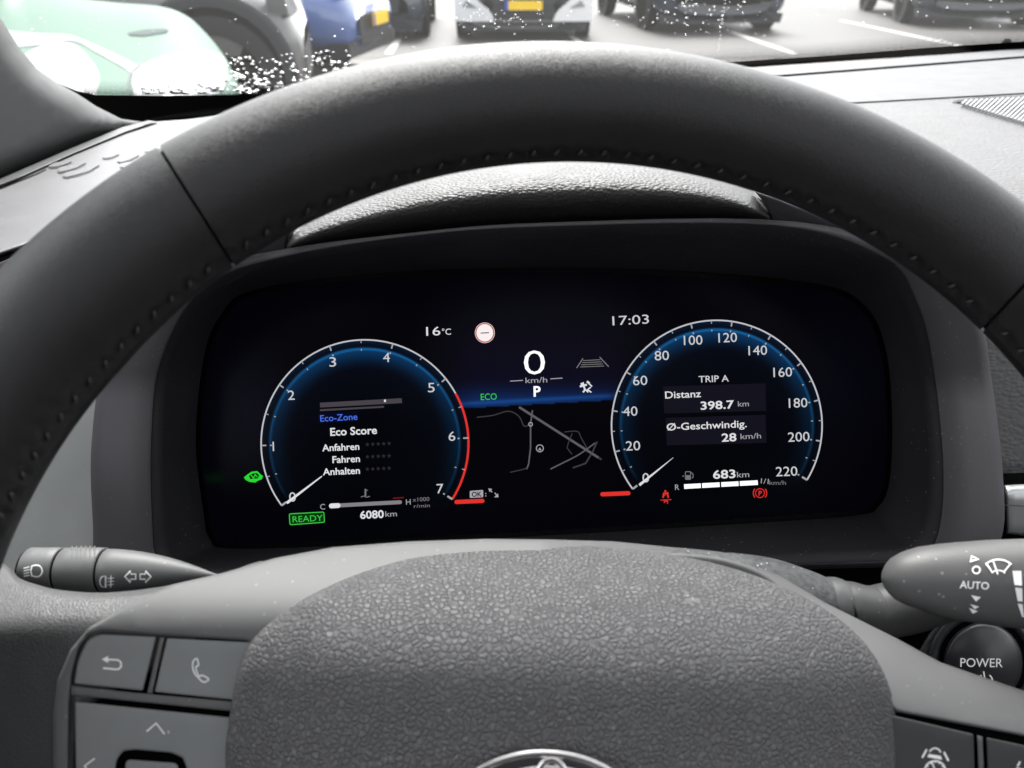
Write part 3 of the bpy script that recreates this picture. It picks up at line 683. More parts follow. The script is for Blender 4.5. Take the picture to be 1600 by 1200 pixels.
rd(catmull([(882,675),(902,674),(908,684),(917,700)], 4, False), 1.5, E_ROAD2); rd([(894,677),(888,692),(886,700),(894,710)], 1.4, E_ROAD2); rd(catmull([(860,733),(880,723),(905,710),(930,692)], 4, False), 2.0); rd([(895,731),(915,724),(926,706),(933,690)], 2.4, E_ROAD2)
multi('roundabout', [stroke(None, arc(829,663,3,3,0,330,10), 1.2, DS, None, None, closed=True, lift=.0004)], E_M, scr)
multi('map_position_symbol', [stroke(None, arc(843.5,700.5,5.5,5.5,0,345,16), 1.3, DS, None, None, closed=True, lift=.0004), fillp(None, [(841,703.5),(843.5,699),(846,703.5)], DS, None, None, lift=.0004)], E_M, scr)
fillp('ok_key', roundpoly([(734,767),(755,765.5),(755,777),(734,778)], 2), DS, E_M, scr, lift=.0003); T('ok_text', 'OK', 744.5, 772, 8, E_BK, slope=-2, bold=.02, sx=.95)
T('display_text', ':', 759, 771.5, 8, E_M, bold=.02)
multi('zoom_symbol', [fillp(None, [(763,763),(769,764),(765,769)], DS, None, None), stroke(None, [(765,765),(769,769)], 1.6, DS, None, None), fillp(None, [(779,777),(772,777),(778,771)], DS, None, None), stroke(None, [(773,770),(777,775)], 1.6, DS, None, None)], E_M, scr)
build('red_bar', *pill((710,784.5),(757,782.5), 6.5, DS), E_R, scr, False)
build('red_bar', *pill((938,772.5),(985,770.5), 6.5, DS), E_R, scr, False)
# right gauge contents
T('display_text', 'TRIP A', 1115, 591.5, 10.5, emat('lit_num', (205,205,208)), slope=-2, sx=.95, bold=.01, W=47)
for q in ([(1036,604),(1196,599),(1197,642),(1038,646)], [(1040,653),(1196,648),(1198,692),(1042,696)]): fillp('trip_panel', q, DS, E_P, scr, lift=.00025)
T('display_text', 'Distanz', 1038, 617, 11.5, E_W, slope=-2.5, sx=.92, align='LEFT', bold=.01, W=56)
T('display_text', '398.7', 1120, 632.5, 13, E_W, slope=-2.5, sx=.95, bold=.018, W=52); T('display_text', 'km', 1161.5, 630.5, 9, E_M, slope=-2.5, W=17)
T('display_text', 'Ø-Geschwindig.', 1041, 667, 11.5, E_W, slope=-2.5, sx=.88, align='LEFT', bold=.01, W=125)
T('display_text', '28', 1139, 683, 13, E_W, slope=-2.5, sx=.95, bold=.018, W=23); T('display_text', 'km/h', 1173, 681, 9, E_M, slope=-2.5, sx=.95, W=32)
T('display_text', '683', 1132, 740.5, 13.5, E_W, slope=-2.5, sx=.95, bold=.018, W=35); T('display_text', 'km', 1161, 741, 9.5, E_M, slope=-2.5, sx=.95, W=19)
T('display_text', 'R', 1057.5, 761, 9, E_M, slope=-2); T('display_text', '1/1', 1195, 751.5, 8.5, E_M, slope=5, sx=.85, W=12); T('display_text', 'km/h', 1215, 754, 7, E_G, slope=0, sx=.9, W=26)
for (x0, x1) in ((1069,1095),(1097,1124.5),(1127,1154),(1156,1184)):
    q = lambda x: 760.3-(x-1069)*.055
    build('fuel_bar', *stroke(None, [(x0,q(x0)),(x1,q(x1))], 7.2, DS, None, None), E_WW, scr, False)
multi('fuel_pump_symbol', [stroke(None, roundpoly([(1071,737),(1079,737),(1079,749),(1071,749)], 1), 1.2, DS, None, None, closed=True), fillp(None, [(1072,742.5),(1078,742.5),(1078,749),(1072,749)], DS, None, None), stroke(None, [(1080,738),(1083,741),(1083,746),(1081,747)], 1.1, DS, None, None), stroke(None, [(1066,744),(1069,743.8)], 1.2, DS, None, None)], E_G, scr)
g1 = multi('seatbelt_symbol', [fillp(None, arc(1039.5,767.5,1.8,1.8,0,330,8), DS, None, None), stroke(None, [(1036,778),(1037,771),(1043,770),(1044,778)], 2.4, DS, None, None), stroke(None, [(1035,777),(1044,769)], 1.4, DS, None, None), stroke(None, [(1032,781.5),(1049,780.5)], 1.3, DS, None, None), stroke(None, [(1038,786),(1038,783),(1043,783),(1043,787)], 1.6, DS, None, None)], E_R, scr)
multi('parking_brake_symbol', [stroke(None, arc(1187.5,770.5,7,7,0,345,18), 1.3, DS, None, None, closed=True), stroke(None, arc(1187.5,770.5,10.5,10.5,50,130,8), 1.5, DS, None, None), stroke(None, arc(1187.5,770.5,10.5,10.5,230,310,8), 1.5, DS, None, None)], E_R, scr)
T('parking_brake_letter', 'P', 1187.5, 770.5, 8, E_R, bold=.02)

# ================================================================== DASHBOARD
DB_ = thing('dashboard', P(850, 700, .5), 'pale grey dashboard with padded instrument hood running below the windscreen', 'dashboard')
dpts = [(-900,620),(-500,330),(-200,235),(60,197),(250,192),(420,170),(700,145),(1160,112),(1600,77),(2200,40),(2700,30),(2900,700),(2900,1700),(-900,1700)]
slab('top_panel', dpts, Ddash, M_DASH, DB_, bev=0, thick=.03, g=26, back=False)
# smooth rear strips by the windscreen, right of the wheel
slab('defroster_strip', [(560,170),(1150,123),(1600,88),(2300,42),(2700,34),(2700,26),(2300,32),(1600,76),(1150,110),(560,158)], lambda x, y: Dplane(x, y, .0022), M_DASHS, DB_, bev=2, bm=.004, thick=.004, g=14, back=False)
slab('rear_deck', [(560,172),(1150,126),(1600,91),(2300,46),(2700,38),(2700,82),(2300,100),(1600,146),(1330,161),(560,212)], lambda x, y: Dplane(x, y, .0012), M_DASHS, DB_, bev=3, bm=.004, thick=.003, g=14, back=False)
# speaker grille: bars
gb = thing('speaker_grille', P(1650, 165, Dplane(1650, 165)), 'pale slatted speaker grille at the far right of the dashboard top', 'grille')
grp = [(1488,157),(1530,152),(1700,146),(1700,205),(1620,184),(1540,166)]
slab('grille_recess', grp, lambda x, y: Dplane(x, y, .0015), mat('grille_dark', (.05,.05,.05), .8, .2), gb, bev=0, thick=.002, g=20, back=False)
gg = mat('grille_plastic', (.20, .205, .21), .5, .4)
for i in range(26):
    x0 = 1500+i*8.2; yt = 155.5-(x0-1500)*.05; yb = 160+(x0-1500)*.21; xo = (yb-yt)*1.1
    if x0 > 1505: slab('slat', [(x0,yt),(x0+4.5,yt),(x0+4.5-xo,yb),(x0-xo,yb)], lambda x, y: Dplane(x, y, .003), gg, gb, bev=0, thick=.001, g=40, back=False)
# left wing: raised smooth panel with front lip
def d_left(x, y): return smax(min(Dplane(x, y, .004), 1.0), .372, .05)
lw = [(-520,640),(-420,470),(-200,352),(0,286),(110,238),(190,205),(243,190),(330,184),(430,166),(560,150),(600,240),(560,330),(330,345),(150,352),(95,366),(0,399),(-150,470),(-400,700)]
slab('side_panel', lw, d_left, mat('side_panel_plastic', (.10, .099, .104), .5, .5, bump=('fine', 2500, .00004), mottle=.03), DB_, bev=7, bm=.008, thick=.02, g=15, back=False)
# strip joining the pillar
def d_strip(x, y): return Dplane(x, y, .0058)
slab('edge_strip', [(-520,560),(-300,400),(-3,281),(110,232),(190,199),(232,188),(245,190),(196,206),(114,240),(0,291),(-290,412),(-500,590)], d_strip, M_DASHS, DB_, bev=2.5, bm=.002, thick=.006, g=14, back=False)
# slots of the side defroster: raised lips
lip = MATS['side_panel_plastic']
for ln_, h_ in (([(76,259),(80,260),(88,259.5),(100,257),(112,252)], 6), ([(90,266),(94,267.5),(104,266),(120,261),(134,254)], 7), ([(98,274),(104,275.5),(120,272),(138,267),(155,257)], 7),
        ([(160,244.5),(165,246),(175,244.5),(186,240)], 5), ([(183,250),(189,252),(202,249),(217,241.5)], 6), ([(187,258.5),(195,261),(210,258.5),(226,254),(239,247)], 7), ([(226,234.5),(233,236.5),(245,234),(259,228)], 6)):
    up_ = [(x+h_*.5, y-h_*1.05) for x, y in ln_[1:-1]]
    slab('vent_lip', ln_+[(ln_[-1][0]-1, ln_[-1][1]-h_*.5)]+up_[::-1]+[(ln_[0][0]+1, ln_[0][1]-h_*.4)], lambda x, y: Dplane(x, y, .0049), lip, DB_, bev=0, thick=.0012, g=30, edge_step=4, back=False)
    stroke('vent_slot', [(x, y+.8) for x, y in ln_], 1.4, lambda x, y: Dplane(x, y, .0051), M_BTND, DB_, lift=0, taper=lambda t: 1.2-.8*t)
stroke('side_slot', [(-60,312),(0,290),(60,266),(72,260)], 2.4, lambda x, y: Dplane(x, y, .0058), M_GAP, DB_, lift=0)
# dark gap and brown insert under the left wing
slab('insert_gap', [(-300,560),(-100,448),(0,404),(95,366),(150,360),(120,410),(20,445),(-100,500),(-300,640)], .392, M_GAP, DB_, bev=0, thick=.01, g=40)
slab('insert_panel', [(-300,580),(-100,455),(0,410),(80,378),(150,372),(80,412),(22,438),(-100,490),(-300,610)], lambda x, y: .386, M_BROWN, DB_, bev=3, bm=.002, thick=.01, g=16)
slab('lower_left_panel', [(-300,640),(-100,505),(10,452),(60,440),(240,440),(240,930),(-300,960)], lambda x, y: .398-.00002*(y-600), mat('lower_panel_lit_plastic', (.34,.35,.34), .6, .35, bump=('fine', 900, .00012), mottle=.04), DB_, bev=4, bm=.003, thick=.02, g=30)  # pale base colour stands in for light reflected onto this panel
# right of the cluster: silver trim
slab('silver_trim', roundpoly([(1569,758),(1700,752),(1760,840),(1700,850),(1572,834)], 3), lambda x, y: .376+.00012*abs(y-775), M_SILVER, DB_, bev=6, bm=.005, thick=.02, g=12)
stroke('trim_line', [(1570,789),(1700,797)], 1.6, .3745, M_BROWN, DB_)
slab('trim_gap', [(1560,740),(1710,735),(1710,870),(1560,870)], .394, M_GAP, DB_, bev=0, thick=.01, g=60)
# knee area below the cluster: black sheet painting the shade between column and surround
slab('column_shade_sheet', [(300,880),(1420,870),(1700,860),(1900,900),(1900,1500),(200,1500)], .372, M_GAP, DB_, bev=0, thick=.01, g=80)
# padded hood -----------------------------------------------------
Bc = [(446,399),(520,386),(640,368),(740,358),(850,352),(960,347),(1060,345),(1150,348),(1209,352)]
Tc = [(449,360),(505,310),(620,262),(740,232),(850,220),(960,222),(1060,236),(1140,268),(1196,318)]
def padloft(name, B, T_, a0, a1, m, parent, d0, dr, nv=22, nu=10):
    b_ = catmull([Vector(p) for p in B], nu, False); t_ = catmull([Vector(p) for p in T_], nu, False); n = len(b_); V = []; F = []
    for j in range(nv+1):
        a = radians(a0+(a1-a0)*j/nv); f = (sin(a)-sin(radians(a0)))/(1-sin(radians(a0))) if a1 <= 90 else 0
        for i in range(n):
            u = i/(n-1); e = min(1, min(u, 1-u)/.045); q = sqrt(max(0, 1-(1-e)**2))
            x = b_[i].x+(t_[i].x-b_[i].x)*f; y = b_[i].y+(t_[i].y-b_[i].y)*f
            V.append(P(x, y, d0+dr*(1-cos(a))+.012*(1-q)))
    for j in range(nv):
        for i in range(n-1): F.append((j*n+i, j*n+i+1, (j+1)*n+i+1, (j+1)*n+i))
    k = len(V)
    for i in range(n): x = b_[i]; V.append(P(x.x, x.y, d0+dr+.08))
    for i in range(n-1): F.append((i+1, i, k+i, k+i+1))
    F.append(tuple(j*n for j in range(nv+1))+(k,)); F.append(tuple(j*n+n-1 for j in range(nv+1))[::-1]+(k+n-1,))
    return build(name, V, F, m, parent)
padloft('hood_pad', Bc, Tc, -38, 84, M_PAD, DB_, .303, .135)
# side gathers of the pad and the plastic shoulders beside it
tube('pad_fold', [(450,393,.316,3),(456,378,.315,5.5),(464,366,.318,6),(474,356,.325,4)], M_PAD, DB_, 16)
tube('pad_fold', [(1184,312,.326,3),(1193,322,.320,5),(1200,334,.316,4.5),(1206,346,.314,2.5)], M_PAD, DB_, 16)
slab('hood_shoulder', [(446,399),(449,372),(458,352),(452,347),(430,356),(396,373),(300,440),(300,470)], lambda x, y: .2995+.00035*(y-345), M_SHROUD, DB_, bev=4, bm=.001, thick=.05, g=12)
slab('hood_shoulder', [(1208,354),(1204,338),(1194,317),(1180,300),(1215,312),(1260,330),(1420,400),(1440,450)], lambda x, y: .2995+.00035*(y-310), M_SHROUD, DB_, bev=4, bm=.001, thick=.05, g=12)

# ================================================================== WINDSCREEN, PILLAR, CABIN
def wbase(x): return (1.03 if x > 0 else 1.03-.72*min(abs(x), .62)**1.35), 1.118+.03*x
def Dglass(px, py, off=0.0):
    d = .9
    for _ in range(25):
        x = (px-800)/FPX*d; yb, zb = wbase(x); # z = zb+(yb-y)*.62
        d_ = (zb+yb*.62-CLOC.z+off)/(DZ(py)+.62*DY(py)); d = .5*d+.5*d_
    return d
WSC = thing('windscreen', (0.2, 1.03, 1.12), 'rain-spotted windscreen with black dotted border above the dashboard', 'windscreen')
mg = bpy.data.materials.new('windscreen_glass'); mg.use_nodes = True; n = mg.node_tree; n.nodes.clear()
tr = n.nodes.new('ShaderNodeBsdfTransparent'); tr.inputs[0].default_value = (.79, .80, .80, 1); gl = n.nodes.new('ShaderNodeBsdfGlossy'); gl.inputs['Roughness'].default_value = .02
fr = n.nodes.new('ShaderNodeFresnel'); fr.inputs[0].default_value = 1.2; mx = n.nodes.new('ShaderNodeMixShader'); ou = n.nodes.new('ShaderNodeOutputMaterial')
n.links.new(fr.outputs[0], mx.inputs[0]); n.links.new(tr.outputs[0], mx.inputs[1]); n.links.new(gl.outputs[0], mx.inputs[2]); tl = n.nodes.new('ShaderNodeBsdfTranslucent'); tl.inputs[0].default_value = (.9, .89, .87, 1); m2 = n.nodes.new('ShaderNodeMixShader'); m2.inputs[0].default_value = .013   # translucent share added for veiling glare, as from a wet film
n.links.new(mx.outputs[0], m2.inputs[1]); n.links.new(tl.outputs[0], m2.inputs[2]); n.links.new(m2.outputs[0], ou.inputs[0])
V = []; F = []; nx, nyy = 40, 14
for j in range(nyy+1):
    t = j/nyy*.82
    for i in range(nx+1):
        x = -.60+i/nx*1.75; yb, zb = wbase(x); V.append((x*(1-.12*t), yb-t, zb+t*.62-.006*0))
for j in range(nyy):
    for i in range(nx): F.append((j*(nx+1)+i, j*(nx+1)+i+1, (j+1)*(nx+1)+i+1, (j+1)*(nx+1)+i))
build('glass_pane', V, F, mg, WSC)
# black border (frit) on the inside; wider left end paints in the shaded recess
band = [(85,128),(120,142),(150,148),(260,149),(400,147),(520,139),(700,125),(900,112),(1130,97),(1300,86),(1450,74),(1600,64),(1900,44),(2300,20),(2700,10),(2700,30),(2300,38),(1900,60),(1600,78),(1450,87),(1300,97),(1150,107),(900,128),(600,155),(440,172),(330,186),(250,194),(190,190),(140,172),(100,148)]
slab('frit_recess_band', band, lambda x, y: Dglass(x, y, -.004), M_BLACK, WSC, bev=0, thick=.002, g=16)
V = []; F = []
top = [(130,146),(260,148),(400,146),(520,138),(700,124),(900,111),(1130,96),(1300,85),(1450,73),(1600,63),(1700,56)]
tp = catmull([Vector(p) for p in top], 500, False)
acc = 0; last = None; cnt = 0
for row in range(7):
    sp_ = 4.6; acc = (row % 2)*sp_/2; last = tp[0]
    rr = 1.9-.22*row
    for q in tp[1:]:
        acc += (q-last).length; last = q
        if acc >= sp_:
            acc -= sp_; yy = q.y-1.0-row*2.9; k = len(V)
            for a in range(7): V.append(P(q.x+rr*cos(a*2*pi/7), yy+rr*sin(a*2*pi/7)*.8, Dglass(q.x, yy, -.003)))
            F.append(tuple(range(k, k+7)))
fd = build('frit_dots', V, F, M_BLACK, WSC, False); fd['kind'] = 'stuff'
# wiper tip showing at the right
slab('wiper_tip', roundpoly([(1560,72),(1567,63),(1573,59),(1579,61),(1582,70)], 2), lambda x, y: Dglass(x, y, .006), M_BLACK, WSC, bev=1.5, bm=.003, thick=.01, g=10, edge_step=3)
# rain
mw = bpy.data.materials.new('water'); mw.use_nodes = True; b = mw.node_tree.nodes['Principled BSDF']
b.inputs['Base Color'].default_value = (1, 1, 1, 1); b.inputs['Roughness'].default_value = .03; b.inputs['Transmission Weight'].default_value = 1; b.inputs['IOR'].default_value = 1.33
import bmesh
bmh = bmesh.new(); bmesh.ops.create_icosphere(bmh, subdivisions=2, radius=1); bmh.verts.ensure_lookup_table()
IV = [v.co.copy() for v in bmh.verts]; IF = [tuple(v.index for v in f.verts) for f in bmh.faces]; bmh.free()
gn = Vector((0, .62, 1)).normalized(); gt = Vector((1, 0, 0)); gu = Vector((0, -1, .62)).normalized()
def drop(px, py, rpx, ex=1.0, ey=1.0):
    d = Dglass(px, py, .003); c = P(px, py, d); r = rpx*d/FPX; a = random.uniform(-.4, .4); out = []
    for v in IV:
        w1 = 1+.16*sin(3*atan2(v.y, v.x)+a*9)
        out.append(c+gt*v.x*r*ex*w1+gu*v.y*r*ey*1.3*w1+gn*max(v.z, -.2)*r*.5)
    return out
V = []; F = []
def add_drop(*a):
    k = len(V); V.extend(drop(*a)); F.extend([tuple(i+k for i in f) for f in IF])
big = []
for _ in range(430):     # thick cluster over the lower left
    x = random.uniform(225, 560); yb_ = 146-(max(0, x-400)*.06); t = random.random()**1.5
    lim = 60 if x > 330 else 30
    y = yb_-t*lim; r = random.uniform(1.0, 3.3)*(1.2-.5*t)
    if x > 560-(146-y)*.2: continue
    if r > 3.2 and len(big) < 70: big.append((x, y, r*1.15, random.uniform(1.1, 1.7), random.uniform(.7, 1)))
    else: add_drop(x, y, r, random.uniform(1, 1.6), random.uniform(.7, 1))
for _ in range(360):     # fine spray
    x = random.uniform(0, 1600); y = random.uniform(-120, 140-(x*.045)); r = random.choice((.6, .7, .8, .9, 1.1, 1.5))
    add_drop(x, y, r, 1, .9)
for k in range(14): add_drop(1133-k*.9+random.uniform(-1.5, 1.5), 0+k*6.2, random.uniform(.9, 1.8), 1, 1.1)
for _ in range(90): add_drop(random.gauss(1070, 60), random.gauss(15, 22), random.uniform(.8, 1.6), 1, .9)
for _ in range(60): add_drop(random.gauss(770, 60), random.gauss(30, 16), random.uniform(.8, 1.6), 1, .9)
rd_ = build('raindrops', V, F, mw, WSC); rd_['kind'] = 'stuff'
for a in big: build('raindrop', drop(*a), IF, mw, WSC)

PT = thing('pillar_trim', P(60, 200, .75), 'smooth grey pillar trim left of the windscreen', 'pillar trim')
def d_pil(x, y):      # wraps from the dash edge line up; never behind the dash top
    yl = 285-.396*max(-900, x); return Dplane(x, yl, .0)-.006+.00004*sp(yl-y)
pil = [(-700,-900),(-330,-500),(-90,-110),(-28,-15),(0,27),(28,72),(58,108),(90,130),(120,146),(150,166),(190,186),(243,193),(190,204),(110,237),(0,285),(-200,368),(-420,500),(-700,700),(-1100,700),(-1100,-900)]
slab('trim_panel', pil, d_pil, M_PILLAR, PT, bev=34, bm=.045, thick=.03, g=18, back=False)
slab('edge_seal', [(-28,-19),(0,23),(28,68),(58,104),(92,127),(122,144),(150,160),(148,166),(118,149),(88,133),(56,111),(26,75),(-2,30),(-30,-12)], lambda x, y: d_pil(x, y)-.003, M_BLACK, PT, bev=1, bm=.001, thick=.01, g=12) if False else None

# cabin shell: what keeps the daylight off the driver's side
CB = thing('car_cabin', (.25, -.5, .3), 'dark car cabin round the driver with roof and doors', 'car interior'); 
for c_, s_ in (((.28, .09, 1.655), (1.62, .30, .05)), ((.28, -1.23, 1.655), (1.62, 1.34, .05)), ((-.43, -.31, 1.655), (.20, .50, .05)), ((.99, -.31, 1.655), (.20, .50, .05))):
    box('roof', c_, s_, M_LINING, CB)  # unseen roof slabs; the opening between them is added to light hub and buttons
box('door_panel', (-.62, -.30, .72), (.08, 2.1, .76), M_CABIN, CB)
box('door_panel', (1.17, -.30, .72), (.08, 2.1, .76), M_CABIN, CB)
box('floor', (.28, -.45, .32), (1.7, 2.9, .05), M_CABIN, CB)
box('rear_wall', (.28, -1.92, .85), (1.7, .06, 1.1), M_CABIN, CB)
box('firewall', (.28, 1.05, .70), (1.75, .06, .72), M_CABIN, CB)
for sx_ in (-.62, 1.17):
    box('door_pillar', (sx_, -.38, 1.36), (.06, .14, .58), M_CABIN, CB); box('door_pillar', (sx_, -1.5, 1.36), (.06, .8, .58), M_CABIN, CB)
for x_ in (-.05, .68):
    box('seat_back', (x_, -.52, .86), (.48, .16, .66), M_CABIN, CB, bev=.05); box('headrest', (x_, -.55, 1.30), (.27, .11, .18), M_CABIN, CB, bev=.04); box('seat_cushion', (x_, -.25, .48), (.5, .5, .16), M_CABIN, CB, bev=.05)

# ================================================================== OUTSIDE
def struct(name, V, F, m): o = build(name, V, F, m, None, False); o['kind'] = 'structure'; return o
mgnd = mat('wet_paving', (.074, .061, .051), .6, .4, mottle=.22, mscale=1.2)
g_ = struct('parking_ground', [(-200, -100, 0), (200, -100, 0), (200, 500, 0), (-200, 500, 0)], [(0, 1, 2, 3)], mgnd)
g2 = mat('wet_asphalt', (.062, .059, .056), .6, .3, mottle=.25, mscale=.8)
struct('asphalt_lane', [(-200, 10.6, .004), (200, 10.2, .004), (200, 20, .004), (-200, 20, .004)], [(0, 1, 2, 3)], g2)
pnt = mat('worn_paint', (.5, .48, .46), .7, .3, mottle=.3, mscale=9)
for i in range(-6, 9):
    x = i*2.55+.95; struct('bay_line', [(x, 10.8, .008), (x+.1, 10.8, .008), (x-.15, 15.6, .008), (x-.25, 15.6, .008)], [(0, 1, 2, 3)], pnt)

def paint(name, col, rough=.25): return mat(name, col, rough, .5, coat=.6)
TY = mat('tyre_rubber', (.018, .018, .02), .8, .3); AL = mat('wheel_alloy', (.45, .46, .47), .35, .5, .9); DKP = mat('car_black_plastic', (.022, .024, .028), .55, .4)
GLS = mat('car_window_glass', (.015, .02, .022), .06, .6); LENS = mat('lamp_lens', (.30, .31, .32), .2, .6, .3); REDL = mat('tail_lamp', (.45, .03, .03), .2, .5)
YEL = mat('yellow_plate', (.95, .62, .02), .45, .4); PBL = mat('plate_blue', (.03, .08, .5), .45, .4); PTX = mat('plate_text', (.05, .04, .02), .5, .2)
def lbuild(name, V, F, m, parent, smooth=True): return build(name, V, F, m, parent, smooth)
def superloft(name, secs, m, parent, n=32, e=3.2):
    """secs: (y, half width, z low, z high)"""
    V = []; F = []
    for (y, hw, z0, z1) in secs:
        cz = (z0+z1)/2; hz = (z1-z0)/2
        for k in range(n):
            a = 2*pi*k/n; c, s = cos(a), sin(a); V.append((hw*math.copysign(abs(c)**(2/e), c), y, cz+hz*math.copysign(abs(s)**(2/e), s)))
    N = len(secs)
    for i in range(N-1):
        for k in range(n): l = (k+1) % n; F.append((i*n+k, i*n+l, (i+1)*n+l, (i+1)*n+k))
    F.append(tuple(range(n))); F.append(tuple((N-1)*n+k for k in range(n))[::-1])
    return lbuild(name, V, F, m, parent)
def disc_x(name, x, y, z, r, wdt, m, parent, n=32, r_in=0, dish=0):
    V = []; F = []; prof = [(0, 0 if not r_in else r_in), ]
    prof = [(-wdt/2, r_in), (-wdt/2, r*.93), (-wdt*.3, r), (wdt*.3, r), (wdt/2, r*.93), (wdt/2, r_in)]
    for (o_, rr) in prof:
        for k in range(n): a = 2*pi*k/n; V.append((x+o_, y+max(rr, .001)*cos(a), z+max(rr, .001)*sin(a)))
    for i in range(len(prof)-1):
        for k in range(n): l = (k+1) % n; F.append((i*n+k, i*n+l, (i+1)*n+l, (i+1)*n+k))
    return lbuild(name, V, F, m, parent)
def lslab(name, pts2, y, m, parent, th=.03, curve=0.0, smooth=False):
    """plate facing -y (towards the photographer) with outline (x,z)"""
    n = len(pts2); V = [(p[0], y+curve*p[0]**2, p[1]) for p in pts2]+[(p[0], y+curve*p[0]**2+th, p[1]) for p in pts2]
    F = [tuple(range(n)), tuple(range(n, 2*n))[::-1]]+[(i, (i+1) % n, n+(i+1) % n, n+i) for i in range(n)]
    return lbuild(name, V, F, m, parent, smooth)
def car(name, label, cat, loc, rz, col, Lc=4.3, Wd=1.8, Hc=1.5, hood=.95, suv=False, front=True, plate=None, kind=None, wr=.33, cl=None, fo=.85, lz=1.0):
    r = thing(name, loc, label, cat, 'cars in the car park outside', rz); ORG[r] = None
    hw = Wd/2; cl = cl or (.24 if suv else .17)
    pm = paint(name+'_paint', col) if (name+'_paint'+str(col)) not in MATS else None
    body = superloft('body', [(0.0, hw*.72, cl+.12, hood*.62), (.03, hw*.86, cl+.04, hood*.74), (.12, hw*.96, cl, hood*.86), (.4, hw, cl, hood*.95), (1.1, hw, cl, hood*1.0), (1.6, hw, cl, hood*1.04), (Lc*.6, hw, cl, hood*1.05), (Lc-.5, hw, cl, hood*1.06), (Lc-.12, hw*.97, cl+.02, hood*1.0), (Lc, hw*.85, cl+.12, hood*.8)], pm, r)
    superloft('cabin', [(1.25, hw*.8, hood*.9, hood*1.02), (1.75, hw*.8, hood*.9, Hc*.9), (2.15, hw*.76, hood*.9, Hc), (Lc*.72, hw*.76, hood*.9, Hc*.99), (Lc-.35, hw*.74, hood*.9, Hc*.86), (Lc-.1, hw*.7, hood*.85, hood*1.06)], GLS, r)
    lslab('roof', [(-hw*.66, Hc), (hw*.66, Hc), (hw*.7, Hc+.015), (-hw*.7, Hc+.015)], 2.0, pm, r, th=Lc*.72-1.9)
    for sgn in (-1, 1):
        for yy in (fo, Lc-.8):
            wx = sgn*(hw-.10); t = disc_x('wheel', wx, yy, wr, wr, .22, TY, r, r_in=wr*.70)
            disc_x('rim', wx+sgn*.01, yy, wr, wr*.72, .16, AL, t, r_in=wr*.60)
            for k in range(5):
                a = 2*pi*k/5+.3; c0 = Vector((wx+sgn*.075, yy, wr)); d1 = Vector((0, cos(a), sin(a))); s1 = Vector((0, -sin(a), cos(a)))
                V = [c0+s1*.03, c0-s1*.03, c0+d1*wr*.66-s1*.05, c0+d1*wr*.66+s1*.05]; V = V+[v-Vector((sgn*.03, 0, 0)) for v in V]
                lbuild('spoke', V, [(0, 1, 2, 3), (7, 6, 5, 4), (0, 4, 5, 1), (1, 5, 6, 2), (2, 6, 7, 3), (3, 7, 4, 0)], AL, t, False)
            disc_x('wheel_arch', sgn*(hw-.012), yy, wr+.03, wr+.09, .04, DKP, r, r_in=wr+.0)
            disc_x('arch_well', sgn*(hw-.015), yy, wr+.02, wr+.02, .02, M_GAP, r)
    lslab('bumper', [(-hw*.9, cl), (hw*.9, cl), (hw*.93, cl+.13), (hw*.6, cl+.17), (-hw*.6, cl+.17), (-hw*.93, cl+.13)], -.035, DKP, r, th=.2, curve=.09)
    if kind == 'fangs':
        lslab('grille', [(-hw*.5, cl+.16), (hw*.5, cl+.16), (hw*.42, .47), (hw*.62, .62), (-hw*.62, .62), (-hw*.42, .47)], -.03, DKP, r, th=.1, curve=.06)
        for sgn in (-1, 1):
            f = lslab('bumper_corner', [(sgn*hw*p[0], p[1]) for p in ((.42, cl+.13), (.99, cl+.13), (1.0, .62), (.72, .66), (.66, .52), (.5, .40), (.45, .33))], -.055, paint('pearl_white', (.8, .8, .8)), r, th=.12, curve=.08)
            lslab('fog_lamp', [(sgn*hw*p[0], p[1]) for p in ((.66, .42), (.88, .44), (.82, .52))], -.066, LENS, f, th=.02, curve=.08)
    else:
        lslab('grille', [(-hw*.55, .36), (hw*.55, .36), (hw*.6, .6), (-hw*.6, .6)], -.02, DKP, r, th=.1, curve=.06)
    for sgn in (-1, 1):
        lslab('headlight' if front else 'tail_light', [(sgn*hw*p[0], p[1]*hood*lz) for p in ((.55, .70), (.9, .72), (.97, .82), (.62, .80))], .0, LENS if front else REDL, r, th=.12, curve=.09)
    if plate:
        p_ = lslab('number_plate', [(-.26, plate), (.26, plate), (.26, plate+.115), (-.26, plate+.115)], -.075, YEL, r, th=.015)
        lslab('plate_band', [(-.26, plate), (-.215, plate), (-.215, plate+.115), (-.26, plate+.115)], -.078, PBL, p_, th=.004)
    return r
def place(px, py, z): v = Gz(px, py, z); return v
v = place(818, 49, .12)
wc = car('parked_car', 'white car facing us with yellow number plate, in the middle of the windscreen', 'car', (v.x, v.y, 0), 0, (.42, .42, .42), Lc=4.2, Wd=1.96, kind='fangs', plate=.40, cl=.12)
v = place(1128, 39, .12)
car('parked_car', 'dark blue-grey off-roader behind the streak of raindrops, right of the white car', 'car', (v.x, v.y, 0), radians(7), (.028, .042, .062), Lc=4.5, Wd=2.1, Hc=1.75, hood=1.1, suv=True, wr=.38, cl=.14)
v = place(1530, 31, .12)
car('parked_car', 'dark car with a slanted silver lamp at the right end of the windscreen', 'car', (v.x, v.y, 0), radians(-9), (.025, .036, .05), Lc=4.4, Wd=2.1, hood=1.0, suv=True, cl=.14)
v = place(570, 50, .12)
car('parked_car', 'dark slate car between the blue car and the white car', 'car', (v.x, v.y, 0), radians(3), (.03, .042, .058), Lc=4.3, Wd=1.75, cl=.12)
